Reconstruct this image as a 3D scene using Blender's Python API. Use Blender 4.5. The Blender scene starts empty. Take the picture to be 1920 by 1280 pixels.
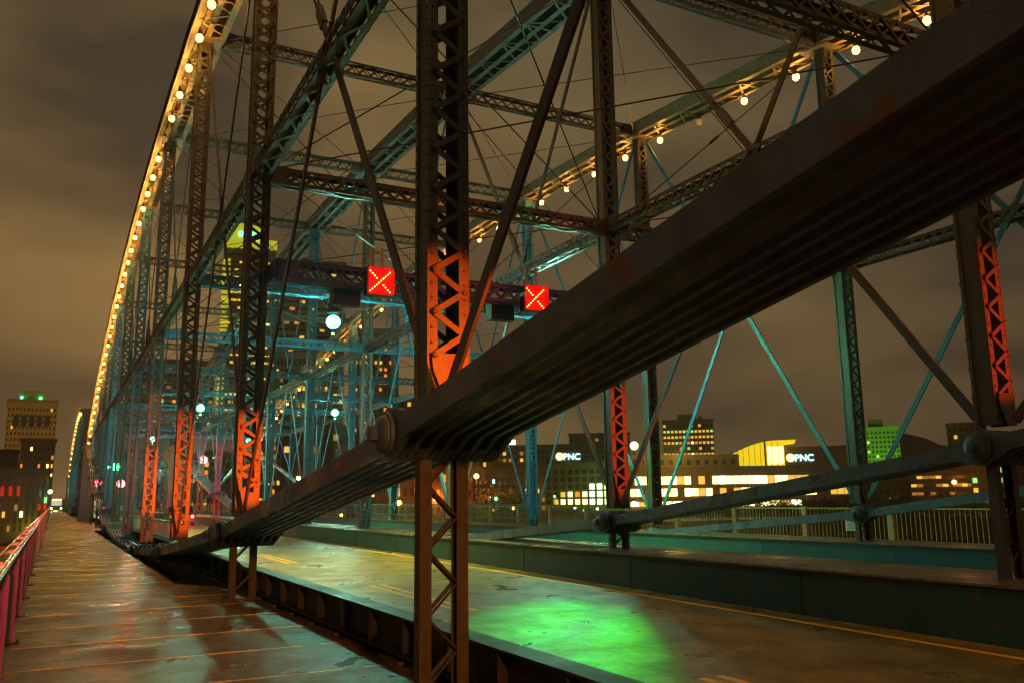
import bpy, math, random
from mathutils import Vector, Matrix
random.seed(7)
R = math.radians
S = bpy.context.scene
COL = S.collection
EYE = 1.6
FPX = 1609.5; YAW = R(27.906); PITCH = R(10.285); ROLL = R(-0.792)

# ---------------------------------------------------------------- camera
def ray(u, v):
    """direction through photo pixel (1920x1280) -> world x, y, z"""
    x = (u - 960) / FPX; y = -(v - 640) / FPX
    cr, sr = math.cos(ROLL), math.sin(ROLL); x, y = x * cr - y * sr, x * sr + y * cr
    cp, sp = math.cos(PITCH), math.sin(PITCH); y, z = y * cp + sp, -y * sp + cp
    cy, sy = math.cos(YAW), math.sin(YAW)
    return Vector((x * cy + z * sy, -x * sy + z * cy, y))
cam_d = bpy.data.cameras.new('camera'); cam = bpy.data.objects.new('camera', cam_d); COL.objects.link(cam)
F = ray(960, 640).normalized(); RT = (ray(961, 640) - ray(959, 640)).normalized(); UP = RT.cross(F)
M = Matrix.Identity(4)
for i in range(3):
    M[i][0] = RT[i]; M[i][1] = UP[i]; M[i][2] = -F[i]
M[2][3] = EYE
cam.matrix_world = M
cam_d.sensor_width = 36; cam_d.lens = FPX / 1920 * 36; cam_d.clip_end = 6000; cam_d.clip_start = .05
cam_d.dof.use_dof = True; cam_d.dof.focus_distance = 9.5; cam_d.dof.aperture_fstop = 2.8
S.camera = cam
# ---------------------------------------------------------------- sky
W = bpy.data.worlds.new('World'); S.world = W; W.use_nodes = True
nt = W.node_tree; nt.nodes.clear()
def N(t, ty, **k):
    n = t.nodes.new(ty)
    for a, b in k.items():
        if a.startswith('i_'): n.inputs[a[2:].replace('_', ' ')].default_value = b
        else: setattr(n, a, b)
    return n
tc = N(nt, 'ShaderNodeTexCoord'); mp = N(nt, 'ShaderNodeMapping'); mp.inputs['Scale'].default_value = (1, 1, 2.2)
nz = N(nt, 'ShaderNodeTexNoise', i_Scale=3.0, i_Detail=3.5, i_Roughness=.45, i_Distortion=.2)
rp = N(nt, 'ShaderNodeValToRGB'); bg = N(nt, 'ShaderNodeBackground', i_Strength=.98); wo = N(nt, 'ShaderNodeOutputWorld')
e = rp.color_ramp.elements
e[0].position = .34; e[0].color = (.046, .037, .025, 1); e[1].position = .68; e[1].color = (.185, .130, .056, 1)
sx = N(nt, 'ShaderNodeSeparateXYZ'); hr = N(nt, 'ShaderNodeValToRGB'); mx = N(nt, 'ShaderNodeMix', data_type='RGBA', blend_type='MULTIPLY'); mx.inputs[0].default_value = 1
h = hr.color_ramp.elements; h[0].position = 0.0; h[0].color = (1.3, 1.12, 1.0, 1); h[1].position = .62; h[1].color = (.7, .74, .8, 1)
nt.links.new(tc.outputs['Generated'], mp.inputs['Vector']); nt.links.new(mp.outputs[0], nz.inputs['Vector'])
nt.links.new(nz.outputs['Fac'], rp.inputs[0]); nt.links.new(tc.outputs['Generated'], sx.inputs[0]); nt.links.new(sx.outputs['Z'], hr.inputs[0])
nt.links.new(rp.outputs[0], mx.inputs[6]); nt.links.new(hr.outputs[0], mx.inputs[7])
gd = ray(330, 400).normalized(); vm = N(nt, 'ShaderNodeVectorMath', operation='DOT_PRODUCT'); vm.inputs[1].default_value = gd
gm_ = N(nt, 'ShaderNodeMapRange', interpolation_type='SMOOTHSTEP'); gm_.inputs['From Min'].default_value = .90; gm_.inputs['From Max'].default_value = 1.0; gm_.inputs['To Min'].default_value = 0; gm_.inputs['To Max'].default_value = 1
mg = N(nt, 'ShaderNodeMix', data_type='RGBA', blend_type='MULTIPLY'); mg.inputs[7].default_value = (1.6, 1.45, 1.2, 1)   # clouds lit by the city below them
nt.links.new(tc.outputs['Generated'], vm.inputs[0]); nt.links.new(vm.outputs['Value'], gm_.inputs['Value']); nt.links.new(gm_.outputs[0], mg.inputs[0]); nt.links.new(mx.outputs[2], mg.inputs[6])
nt.links.new(mg.outputs[2], bg.inputs['Color']); nt.links.new(bg.outputs[0], wo.inputs['Surface'])
# ---------------------------------------------------------------- render settings
S.view_settings.view_transform = 'Standard'; S.view_settings.look = 'None'
S.view_settings.exposure = 0; S.view_settings.gamma = 1
S.cycles.use_denoising = True; S.cycles.sample_clamp_indirect = 3.0; S.cycles.sample_clamp_direct = 0
S.cycles.max_bounces = 5; S.cycles.diffuse_bounces = 2; S.cycles.glossy_bounces = 3; S.cycles.volume_bounces = 0
S.cycles.use_light_tree = True; S.cycles.caustics_reflective = False; S.cycles.caustics_refractive = False
S.cycles.transparent_max_bounces = 8; S.cycles.filter_width = 1.15

# ---------------------------------------------------------------- lamps that are not built into a fixture
def light(name, kind, loc, col, power, aim=None, size=.15, angle=60, blend=.3):
    d = bpy.data.lights.new(name, kind); d.color = col; d.energy = power
    if kind in ('POINT', 'SPOT'): d.shadow_soft_size = size
    if kind == 'SPOT': d.spot_size = R(angle); d.spot_blend = blend
    o = bpy.data.objects.new(name, d); COL.objects.link(o); o.location = loc
    if aim is not None: o.rotation_euler = (Vector(aim) - Vector(loc)).to_track_quat('-Z', 'Y').to_euler()
    return o
# sodium floodlight far behind the camera, cut off at its upper edge
light('sodium_flood', 'SPOT', (-2.0, -25, 8.5), (1, .34, .05), 21000, (3.6, 12, -14.5), .3, 46, .25)
for _n, (_p, _a, _w, _c) in enumerate([((4.0, 3.6, 2.9), (2.9, 6.6, 3.05), 25, 1900), ((4.6, 8.5, 1.9), (2.9, 15.1, 2.3), 14.5, 9000), ((4.6, 16, 2.0), (2.9, 23.5, 2.35), 25, 11000),
        ((4.6, 25, 1.8), (2.9, 32, 2.3), 20, 9000), ((11.5, 3.2, 3.3), (10.53, 6.6, 3.7), 34, 2400), ((12.0, 7.5, 2.6), (10.53, 15.1, 2.75), 19, 8500)]):
    light('post_uplight', 'SPOT', _p, (1, .095, .004) if _n < 4 else (1, .055, .008), _c*.68, _a, .06, _w, .42)
light('red_rail_spot', 'SPOT', (-.05, -7, 2.1), (1, .06, .10), 3200, (-.36, 9, .7), .12, 10, .8)  # red spot along the left handrail, its source unseen
light('green_pool_spot', 'SPOT', (14.2, 22.4, 6.6), (.0, 1, .02), 4000, (5.9, 10.2, -.1), .25, 13, .9)  # green spot added for the pool on the road
light('green_spill_spot', 'SPOT', (14.2, 22.3, 6.6), (.03, 1, .05), 420, (17.0, 18, 5.6), .2, 55, .6)  # green spot added for the splash on the far truss

# ---------------------------------------------------------------- materials
MAT = {}
def mat(name, base, rough=.5, metal=0, var=None, vscale=6, rust=0, bump=0, bscale=30, emit=None, es=0, spec=.5, rvar=0, coat=0, thr=.62, fine=False):
    if name in MAT: return MAT[name]
    m = bpy.data.materials.new(name); m.use_nodes = True; t = m.node_tree; b = t.nodes['Principled BSDF']
    b.inputs['Base Color'].default_value = (*base, 1); b.inputs['Roughness'].default_value = rough
    b.inputs['Metallic'].default_value = metal; b.inputs['Specular IOR Level'].default_value = spec
    if coat: b.inputs['Coat Weight'].default_value = coat; b.inputs['Coat Roughness'].default_value = .12
    if emit: b.inputs['Emission Color'].default_value = (*emit, 1); b.inputs['Emission Strength'].default_value = es; m.cycles.emission_sampling = 'NONE'
    L = t.links.new
    if var or rust or bump or rvar: c = N(t, 'ShaderNodeTexCoord')
    out = None
    if var:
        n = N(t, 'ShaderNodeTexNoise', i_Scale=vscale, i_Detail=6.0, i_Roughness=.6); L(c.outputs['Object'], n.inputs['Vector'])
        r = N(t, 'ShaderNodeValToRGB'); r.color_ramp.elements[0].position = .3; r.color_ramp.elements[1].position = .7
        r.color_ramp.elements[0].color = (*base, 1); r.color_ramp.elements[1].color = (*var, 1)
        L(n.outputs['Fac'], r.inputs[0]); out = r.outputs[0]
    if rust:
        n2 = N(t, 'ShaderNodeTexNoise', i_Scale=3.3, i_Detail=9.0, i_Roughness=.68); L(c.outputs['Object'], n2.inputs['Vector'])
        r2 = N(t, 'ShaderNodeValToRGB'); r2.color_ramp.elements[0].position = thr - rust; r2.color_ramp.elements[1].position = thr + .1 - rust
        L(n2.outputs['Fac'], r2.inputs[0]); mm = N(t, 'ShaderNodeMix', data_type='RGBA'); L(r2.outputs[0], mm.inputs[0])
        if out: L(out, mm.inputs[6])
        else: mm.inputs[6].default_value = (*base, 1)
        mm.inputs[7].default_value = (.10, .042, .018, 1); out = mm.outputs[2]
    if fine:   # aggregate speckle and worn blotches of the concrete itself
        n5 = N(t, 'ShaderNodeTexNoise', i_Scale=38.0, i_Detail=8.0, i_Roughness=.85); L(c.outputs['Object'], n5.inputs['Vector'])
        n6 = N(t, 'ShaderNodeTexNoise', i_Scale=4.5, i_Detail=10.0, i_Roughness=.8, i_Distortion=.5); L(c.outputs['Object'], n6.inputs['Vector'])
        for nn, lo, hi, mn in ((n5, .38, .62, .45), (n6, .35, .62, .5)):
            q = N(t, 'ShaderNodeMapRange'); q.inputs['From Min'].default_value = lo; q.inputs['From Max'].default_value = hi; q.inputs['To Min'].default_value = mn; q.inputs['To Max'].default_value = 1.25
            L(nn.outputs['Fac'], q.inputs['Value']); q2 = N(t, 'ShaderNodeMix', data_type='RGBA', blend_type='MULTIPLY'); q2.inputs[0].default_value = 1
            L(out, q2.inputs[6]); L(q.outputs[0], q2.inputs[7]); out = q2.outputs[2]
    if out: L(out, b.inputs['Base Color'])
    if bump:
        n3 = N(t, 'ShaderNodeTexNoise', i_Scale=bscale, i_Detail=4.0); L(c.outputs['Object'], n3.inputs['Vector'])
        bp = N(t, 'ShaderNodeBump', i_Strength=bump, i_Distance=.01); L(n3.outputs['Fac'], bp.inputs['Height']); L(bp.outputs[0], b.inputs['Normal'])
    if rvar:
        n4 = N(t, 'ShaderNodeTexNoise', i_Scale=1.1, i_Detail=6.0, i_Roughness=.62, i_Distortion=.6); L(c.outputs['Object'], n4.inputs['Vector'])
        mr = N(t, 'ShaderNodeMapRange'); mr.inputs['From Min'].default_value = .35; mr.inputs['From Max'].default_value = .65
        mr.inputs['To Min'].default_value = max(.04, rough - rvar); mr.inputs['To Max'].default_value = min(1, rough + rvar)
        L(n4.outputs['Fac'], mr.inputs['Value']); L(mr.outputs[0], b.inputs['Roughness'])
    MAT[name] = m
    return m
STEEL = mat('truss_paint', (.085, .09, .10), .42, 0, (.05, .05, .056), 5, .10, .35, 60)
STEELF = mat('truss_paint_teal_glow', (.035, .23, .40), .55, 0, (.025, .15, .27), 2)  # teal paint, with the lamps' teal glow pushed into its colour
CHORD = mat('lamplit_chord_paint', (.34, .25, .15), .5, 0, (.22, .16, .09), 2, .03); CHORD2 = mat('unlit_chord_paint', (.13, .13, .12), .5, 0, (.085, .085, .08), 2, .03)  # lamplit chords carry the gold glow in their colour; middle copy is unlit
EYE_M = mat('eyebar_paint', (.075, .12, .225), .36, 0, (.045, .068, .12), 4, .09, .5, 140, rvar=.16)
RUSTY = mat('rusty_steel', (.075, .05, .05), .45, 0, (.04, .028, .028), 9, .08, .8, 70)
TEAL = mat('teal_girder_paint', (.02, .12, .15), .45, 0, (.015, .08, .10), 1.6, .03, .25, 40)
TEAL2 = mat('shaded_teal_girder_paint', (.014, .06, .095), .42, 0, (.009, .036, .05), 1.4, .05, .3, 40)  # girder teal again, with the middle wall's shade put into the colour
VIOLET = mat('sign_beam_paint', (.15, .15, .50), .45, 0, (.11, .10, .34), 3, .03, .3, 50)
LEDGE = mat('ledge_plate', (.14, .12, .10), .35, 0, (.09, .075, .06), 3, .08, .6, 60, rvar=.15)
CURB = mat('curb_steel', (.022, .02, .02), .5, 0, (.014, .013, .013), 6, .02, .4, 60, rvar=.1, spec=.35)
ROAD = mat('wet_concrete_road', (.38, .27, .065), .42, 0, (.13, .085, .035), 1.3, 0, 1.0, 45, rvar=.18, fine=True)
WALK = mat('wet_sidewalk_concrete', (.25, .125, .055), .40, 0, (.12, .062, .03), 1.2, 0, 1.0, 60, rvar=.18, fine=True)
GLINT = mat('glint_joint_strip', (.9, .62, .3), .42, .25, (.7, .45, .2), 20, 0, .3, 90, rvar=.1)  # golden lamp glint put into the base colour of the joints
YEL = mat('yellow_road_paint', (.95, .50, .03), .6, 0, (.85, .42, .03), 9)
RAILM = mat('galvanised_rail', (.42, .42, .42), .16, .85, (.3, .3, .3), 12, rvar=.08)
POSTM = mat('rail_post_paint', (.32, .27, .27), .35, .2, (.22, .18, .18), 6)
FRAIL = mat('aluminium_railing', (.50, .36, .13), .5, .1, (.34, .25, .09), 5)
CONC = mat('pier_stone', (.2, .2, .2), .8, 0, (.13, .13, .13), .8)
DARKM = mat('black_housing', (.02, .02, .022), .5)
SILV = mat('bare_metal_bracket', (.5, .4, .3), .4, .5)
WATER = mat('river_water', (.012, .014, .012), .12, 0, None, 1, 0, .7, 1.2)
GROUND = mat('city_ground', (.05, .045, .04), .7, 0, (.03, .028, .025), .05)
GOLD = mat('warm_bulb_glass', (.9, .8, .6), .4, emit=(1, .50, .10), es=7)
OFFB = mat('dead_bulb_glass', (.35, .25, .12), .3, emit=(1, .5, .12), es=.25)  # unlit bulb, faint amber glow put in as emission
CYAN = mat('pendant_globe_glass', (.8, .9, .9), .4, emit=(.17, 1, .60), es=5)
GRNL = mat('green_lens', (.1, .5, .2), .4, emit=(.05, 1, .25), es=14)
REDF = mat('red_signal_face', (.25, .01, .01), .4, emit=(1, .004, .006), es=.9)
REDB = mat('red_glow_visor', (.35, .01, .01), .5, emit=(1, .003, .004), es=.42)  # red spill on the visor put in as emission
LED = mat('amber_signal_diode', (1, .6, .2), .4, emit=(1, .52, .08), es=5)
REDL = mat('red_lens', (.5, .02, .02), .4, emit=(1, .035, .04), es=45)
WHTL = mat('white_headlamp', (1, 1, 1), .4, emit=(1, .86, .6), es=40)
BLUL = mat('blue_white_lens', (.6, .8, 1), .4, emit=(.35, .8, 1), es=16)
SODL = mat('sodium_globe', (1, .6, .2), .4, emit=(1, .38, .05), es=30)

# ---------------------------------------------------------------- mesh builder
class MB:
    def __init__(s): s.v = []; s.f = []
    def quad8(s, P):
        b = len(s.v); s.v += [tuple(p) for p in P]
        s.f += [(b, b+3, b+2, b+1), (b+4, b+5, b+6, b+7), (b, b+1, b+5, b+4), (b+1, b+2, b+6, b+5), (b+2, b+3, b+7, b+6), (b+3, b, b+4, b+7)]
    def box(s, x0, x1, y0, y1, z0, z1):
        s.quad8([(x0, y0, z0), (x1, y0, z0), (x1, y1, z0), (x0, y1, z0), (x0, y0, z1), (x1, y0, z1), (x1, y1, z1), (x0, y1, z1)])
    def bar(s, p, q, w, h, up=(0, 0, 1)):
        """box along p->q, w across, h along up"""
        p = Vector(p); q = Vector(q); d = (q - p).normalized(); u = Vector(up); sd = d.cross(u)
        if sd.length < 1e-5: sd = d.cross(Vector((1, 0, 0)))
        sd.normalize(); u = sd.cross(d); a = sd * (w / 2); b = u * (h / 2)
        s.quad8([p-a-b, p+a-b, p+a+b, p-a+b, q-a-b, q+a-b, q+a+b, q-a+b])
    def tube(s, p, q, r, n=8, r2=None):
        p = Vector(p); q = Vector(q); r2 = r if r2 is None else r2; d = (q - p).normalized()
        a = d.orthogonal().normalized(); c = d.cross(a); b = len(s.v)
        for P, rr in ((p, r), (q, r2)):
            for i in range(n):
                t = 2 * math.pi * i / n; s.v.append(tuple(P + a * (rr * math.cos(t)) + c * (rr * math.sin(t))))
        for i in range(n): s.f.append((b+i, b+(i+1) % n, b+n+(i+1) % n, b+n+i))
        s.f.append(tuple(range(b+n-1, b-1, -1))); s.f.append(tuple(range(b+n, b+2*n)))
    def lathe(s, prof, org, ax, n=24):
        """prof = [(dist along axis, radius)]"""
        org = Vector(org); d = Vector(ax).normalized(); a = d.orthogonal().normalized(); c = d.cross(a); b = len(s.v)
        for z, r in prof:
            for i in range(n):
                t = 2 * math.pi * i / n; s.v.append(tuple(org + d*z + a*(r*math.cos(t)) + c*(r*math.sin(t))))
        for k in range(len(prof) - 1):
            for i in range(n): s.f.append((b+k*n+i, b+k*n+(i+1) % n, b+(k+1)*n+(i+1) % n, b+(k+1)*n+i))
        s.f.append(tuple(range(b+n-1, b-1, -1))); s.f.append(tuple(range(b+(len(prof)-1)*n, b+len(prof)*n)))
    def sphere(s, c, r, n=12, m=7, sz=1):
        s.lathe([(-r*sz*math.cos(math.pi*k/m), max(.002, r*math.sin(math.pi*k/m))) for k in range(m+1)], c, (0, 0, 1), n)
    def prism(s, poly, axis_vec):
        """poly = list of points (Vector), extruded by axis_vec"""
        b = len(s.v); n = len(poly); a = Vector(axis_vec)
        s.v += [tuple(p) for p in poly] + [tuple(Vector(p) + a) for p in poly]
        s.f.append(tuple(range(b+n-1, b-1, -1))); s.f.append(tuple(range(b+n, b+2*n)))
        for i in range(n): s.f.append((b+i, b+(i+1) % n, b+n+(i+1) % n, b+n+i))
    def mesh(s, name, m, smooth=False):
        me = bpy.data.meshes.new(name); me.from_pydata(s.v, [], s.f); me.materials.append(m); me.update()
        if smooth:
            me.shade_smooth()
            try: me.set_sharp_from_angle(angle=R(40))
            except Exception: pass
        return me
    def build(s, name, m, parent=None, loc=None, smooth=False): return put(name, s.mesh(name, m, smooth), parent, loc)
def put(name, me, parent=None, loc=None, rz=0, scale=None):
    o = bpy.data.objects.new(name, me); COL.objects.link(o)
    if parent is not None: o.parent = parent
    if loc is not None: o.location = loc
    if rz: o.rotation_euler = (0, 0, rz)
    if scale: o.scale = scale
    return o
def tag(o, label=None, cat=None, group=None, kind=None):
    if label: o['label'] = label
    if cat: o['category'] = cat
    if group: o['group'] = group
    if kind: o['kind'] = kind
    return o
def thing(name, label, cat, loc=(0, 0, 0), rz=0, group=None):
    o = bpy.data.objects.new(name, None); COL.objects.link(o); o.location = loc; o.rotation_euler = (0, 0, rz); o.empty_display_size = .2
    return tag(o, label, cat, group)
def structure(name, mb, m): return tag(mb.build(name, m), kind='structure')
ORD = ['first', 'second', 'third', 'fourth', 'fifth', 'sixth', 'seventh', 'eighth', 'ninth', 'tenth', 'eleventh', 'twelfth', 'thirteenth', 'fourteenth', 'fifteenth', 'sixteenth']

# ---------------------------------------------------------------- bridge geometry
PANEL = 8.44; A2 = .176; ZMID = 7.433; ZL0 = -.027
SPAN2 = 111.4
XT = [2.90, 10.53, 17.86]
def yn(s, sp=0): return 6.783 + (3.5 - s) * PANEL + sp * SPAN2
def zl(s): return ZL0 + A2 * s * s
def zu(s): return 2 * ZMID - zl(s)
NODES = [6.5 - k for k in range(14)]

# cached shared meshes -------------------------------------------------
CACHE = {}
def cached(key, fn):
    if key not in CACHE: CACHE[key] = fn()
    return CACHE[key]
def zigzag(mb, x0, x1, y, z0, z1, pitch, w=.05, t=.012, up=(0, 1, 0)):
    n = max(2, int(round((z1 - z0) / (pitch / 2)))); st = (z1 - z0) / n
    for i in range(n):
        a, b = (x0, x1) if i % 2 == 0 else (x1, x0)
        mb.bar((a, y + (.006 if i % 2 else -.006), z0 + i*st), (b, y + (.006 if i % 2 else -.006), z0 + (i+1)*st), w, t, up)
def post_meshes(s, det):
    """two laced channels; local origin at the pin height of node s, mast up to the upper chord"""
    H = zu(s) - zl(s) - .12; z0 = .28; hx = .175; hy = .145
    fr = MB()
    for sg in (-1, 1):
        fr.box(sg*hx - .009, sg*hx + .009, -hy, hy, z0, H)                      # web
        for sy in (-1, 1):
            fr.box(*sorted((sg*(hx - .0095), sg*(hx - .075))), *sorted((sy*hy, sy*(hy - .012))), z0, H)   # inward flange
            fr.box(*sorted((sg*(hx + .0095), sg*(hx + .022))), *sorted((sy*(hy + .004), sy*(hy - .05))), z0, H)
    if det:
        z = z0 + .1
        while z < H - .05:
            for sg in (-1, 1):
                for sy in (-1, 1):
                    fr.lathe([(0, .016), (.008, .014), (.013, .006)], (sg*(hx+.021), sy*(hy-.03), z), (sg, 0, 0), 6)
                    fr.lathe([(0, .014), (.008, .012), (.012, .005)], (sg*(hx-.02), sy*(hy+.001), z), (0, sy, 0), 6)
            z += .13
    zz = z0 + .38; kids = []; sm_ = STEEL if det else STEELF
    for sy in (-1, 1):
        lc = MB(); zigzag(lc, -hx + .035, hx - .035, sy*(hy + .02), zz, H - .35, .37, .052, .011)
        if det:
            n = max(2, int(round((H - .35 - zz) / .185))); st = (H - .35 - zz) / n
            for i in range(n + 1):
                x = (-hx + .035) if i % 2 == 0 else (hx - .035)
                lc.lathe([(0, .027), (.012, .024), (.02, .01)], (x, sy*(hy + .03), zz + i*st), (0, sy, 0), 8)
        kids.append(('lacing', lc.mesh('post_lacing', sm_)))
        y = sy*(hy + .022); gp = MB()   # bottom gusset with its tapered foot
        gp.prism([(-hx + .01, y, zz + .02), (hx - .01, y, zz + .02), (hx - .02, y, zz - .12), (.04, y, .27), (-.04, y, .27), (-hx + .02, y, zz - .12)], (0, .012*sy, 0))
        kids.append(('gusset_plate', gp.mesh('gusset_plate', STEEL)))
        gp = MB(); gp.box(-hx, hx, *sorted((sy*(hy + .02), sy*(hy + .03))), H - .45, H - .06)
        kids.append(('batten_plate', gp.mesh('batten_plate', sm_)))
    return fr.mesh('post_channels', sm_), kids
def eyebar_mesh(dy, dz, m=EYE_M, hh=.098, r=.222, t=.046):
    L = math.hypot(dy, dz); top = []
    def half(x):
        x = abs(x)
        if x <= .125: return math.sqrt(max(0, r*r - x*x))
        h1 = math.sqrt(r*r - .125**2); k = min(1, (x - .125) / .3); k = k*k*(3-2*k); return h1 + (hh - h1)*k
    xs = [-r*math.cos(a*math.pi/14) for a in range(0, 8)] + [.06, .125, .17, .22, .27, .33, .38, .425]
    xs = xs[:7] + [0, .06, .125, .17, .22, .27, .33, .38, .425]
    xr = [L - x for x in reversed(xs)]
    d = Vector((0, dy, dz)).normalized(); u = Vector((1, 0, 0)).cross(d)
    if u.z < 0: u = -u
    hs = [half(x) for x in xs]; hs_all = hs + list(reversed(hs)); X = xs + xr
    up = [d*x + u*h for x, h in zip(X, hs_all)]; dn = [d*x - u*h for x, h in zip(X, hs_all)]
    mb = MB(); b = len(mb.v); n = len(X)
    for off in (-t/2, t/2):
        for P in up + dn: mb.v.append((off, P.y, P.z))
    for i in range(n - 1):
        mb.f.append((i, n+i, n+i+1, i+1)); k = 2*n
        mb.f.append((k+i, k+i+1, k+n+i+1, k+n+i))
        mb.f.append((i, i+1, k+i+1, k+i)); mb.f.append((n+i, k+n+i, k+n+i+1, n+i+1))
    return mb.mesh('eyebar', m)
def pin_mesh(hw, det=True):
    mb = MB(); n = 28 if det else 10
    mb.lathe([(-hw - .10, .055), (-hw - .10, .062), (-hw - .015, .062), (-hw - .015, .09), (hw + .02, .09), (hw + .02, .06), (hw + .1, .06)], (0, 0, 0), (1, 0, 0), n)
    for sg in (-1, 1):
        mb.lathe([(hw - .012, .188), (hw + .006, .190), (hw + .018, .182), (hw + .019, .160), (hw + .03, .158), (hw + .055, .145), (hw + .078, .112), (hw + .088, .07)], (0, 0, 0), (sg, 0, 0), n)
        mb.lathe([(hw + .08, .072), (hw + .145, .070), (hw + .155, .055)], (0, 0, 0), (sg, 0, 0), 6)
    return mb.mesh('pin', EYE_M, True)
def chord_meshes(L, CHORD):
    """box chord along local +Y, length L"""
    pl = MB(); w = .41; d = .21; t = .012
    for sg in (-1, 1):
        pl.box(sg*w - t/2, sg*w + t/2, 0, L, -d, d)
        pl.box(*sorted((sg*(w + .007), sg*(w + .06))), 0, L, -d, -d + .012)
        pl.box(*sorted((sg*(w + .007), sg*(w + .06))), 0, L, d - .014, d - .002)
        pl.box(*sorted((sg*(w - .007), sg*(w - .10))), 0, L, -d, -d + .014)
    pl.box(-.011, .011, 0, L, -d, d)
    for sg in (-1, 1): pl.box(*sorted((sg*.0115, sg*.075)), 0, L, -d, -d + .014)
    pl.box(-w - .07, w + .07, 0, L, d + .001, d + .014)
    lc = MB(); n = max(4, int(round(L / .72))); st = L / n
    for i in range(n):
        y = i*st; a, b = (-w + .04, w - .04) if i % 2 == 0 else (w - .04, -w + .04)
        lc.bar((a, y + .05, -d - .008), (b, y + st - .05, -d - .008), .06, .011)
        if i % 2 == 0: lc.bar((-w + .02, y, -d - .019), (w - .02, y, -d - .019), .055, .009)
    for y in (.0, L - .5):
        lc.box(-w, w, y, y + .5, -d - .036, -d - .026)
    return pl.mesh('chord_plates', CHORD), lc.mesh('chord_lacing', CHORD)
def strut_mesh(L, dep=.3, wid=.26, pitch=.30, m=None, ends=True, axis='x'):
    """laced box strut along local +X (or +Y) from 0 to L"""
    mb = MB()
    def P(a, b, c): return (a, b, c) if axis == 'x' else (b, a, c)
    def bx(a0, a1, b0, b1, c0, c1):
        if axis == 'x': mb.box(a0, a1, b0, b1, c0, c1)
        else: mb.box(b0, b1, a0, a1, c0, c1)
    for sb in (-1, 1):
        for sc in (-1, 1):
            bx(0, L, *sorted((sb*wid/2, sb*(wid/2 - .010))), *sorted((sc*dep/2, sc*(dep/2 - .065))))
            bx(0, L, *sorted((sb*(wid/2 - .0105), sb*(wid/2 - .085))), *sorted((sc*(dep/2 - .002), sc*(dep/2 - .012))))
    n = int(L / pitch); st = L / n; up = (0, 1, 0) if axis == 'x' else (1, 0, 0)
    for sb in (-1, 1):
        for i in range(n):
            for k, (c0, c1) in enumerate(((-1, 1), (1, -1))):
                o = sb*(wid/2 + .006 + .009*k)
                mb.bar(P(i*st, o, c0*(dep/2 - .03)), P((i+1)*st, o, c1*(dep/2 - .03)), .036, .008, up)
    n = int(L / (pitch*1.6)); st = L / n
    for i in range(n):
        c0 = 1 if i % 2 else -1
        mb.bar(P(i*st, c0*(wid/2 - .04), -dep/2 - .006), P((i+1)*st, -c0*(wid/2 - .04), -dep/2 - .006), .04, .008)
        mb.bar(P(i*st, c0*(wid/2 - .04), dep/2 + .006), P((i+1)*st, -c0*(wid/2 - .04), dep/2 + .006), .04, .008)
    if ends:
        for a in (0, L - .34):
            for sb in (-1, 1): bx(a, a + .34, *sorted((sb*(wid/2 + .021), sb*(wid/2 + .03))), -dep/2, dep/2)
    return mb.mesh('strut', m or STEELF)

def hanger_mesh(h):
    lc = MB(); lc2 = MB(); hx = .165; hy = .06; legs = []
    for sg in (-1, 1):
        fr = MB(); legs.append(fr)
        fr.box(sg*hx - .052, sg*hx + .052, -hy, -hy + .012, -h, -.1)
        fr.box(*sorted((sg*(hx + .040), sg*(hx + .052))), -hy + .0125, hy, -h, -.1)
        fr.box(sg*hx - .052, sg*hx + .0395, hy - .012, hy - .001, -h, -.1)
    bp = MB(); bp.box(-.3, .3, -.13, .13, -h - .02, -h + .012)
    n = max(2, int(round((h - .25) / .28))); st = (h - .25) / n
    for i in range(n):
        a, b = (-hx + .03, hx - .03) if i % 2 == 0 else (hx - .03, -hx + .03)
        lc.tube((a, -hy + .03, -h + .1 + i*st), (b, -hy + .03, -h + .1 + (i+1)*st), .011, 6)
        lc2.bar((a, hy + .006, -h + .1 + i*st), (b, hy + .006, -h + .1 + (i+1)*st), .035, .008, (0, 1, 0))
    return bp.mesh('hanger_foot', RUSTY), [('leg', q.mesh('hanger_leg', RUSTY)) for q in legs] + [('lacing', lc.mesh('hanger_lacing', RUSTY)), ('lacing', lc2.mesh('hanger_lacing', RUSTY))]

BARS = {0: (8, 7, .13), 1: (6, 5, .15), 2: (2, 2, .20)}
HW = {0: .50, 1: .44, 2: .20}
def bar_x(tr, even):
    na, nb, sp = BARS[tr]; n = na if even else nb; off = -(na - 1)*sp/2
    if na == nb: return [(-.05 if even else .0) + off + sp*i + (.0 if even else 0) for i in range(n)]
    return [off + sp*i + (0 if even else sp/2) for i in range(n)]

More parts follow.
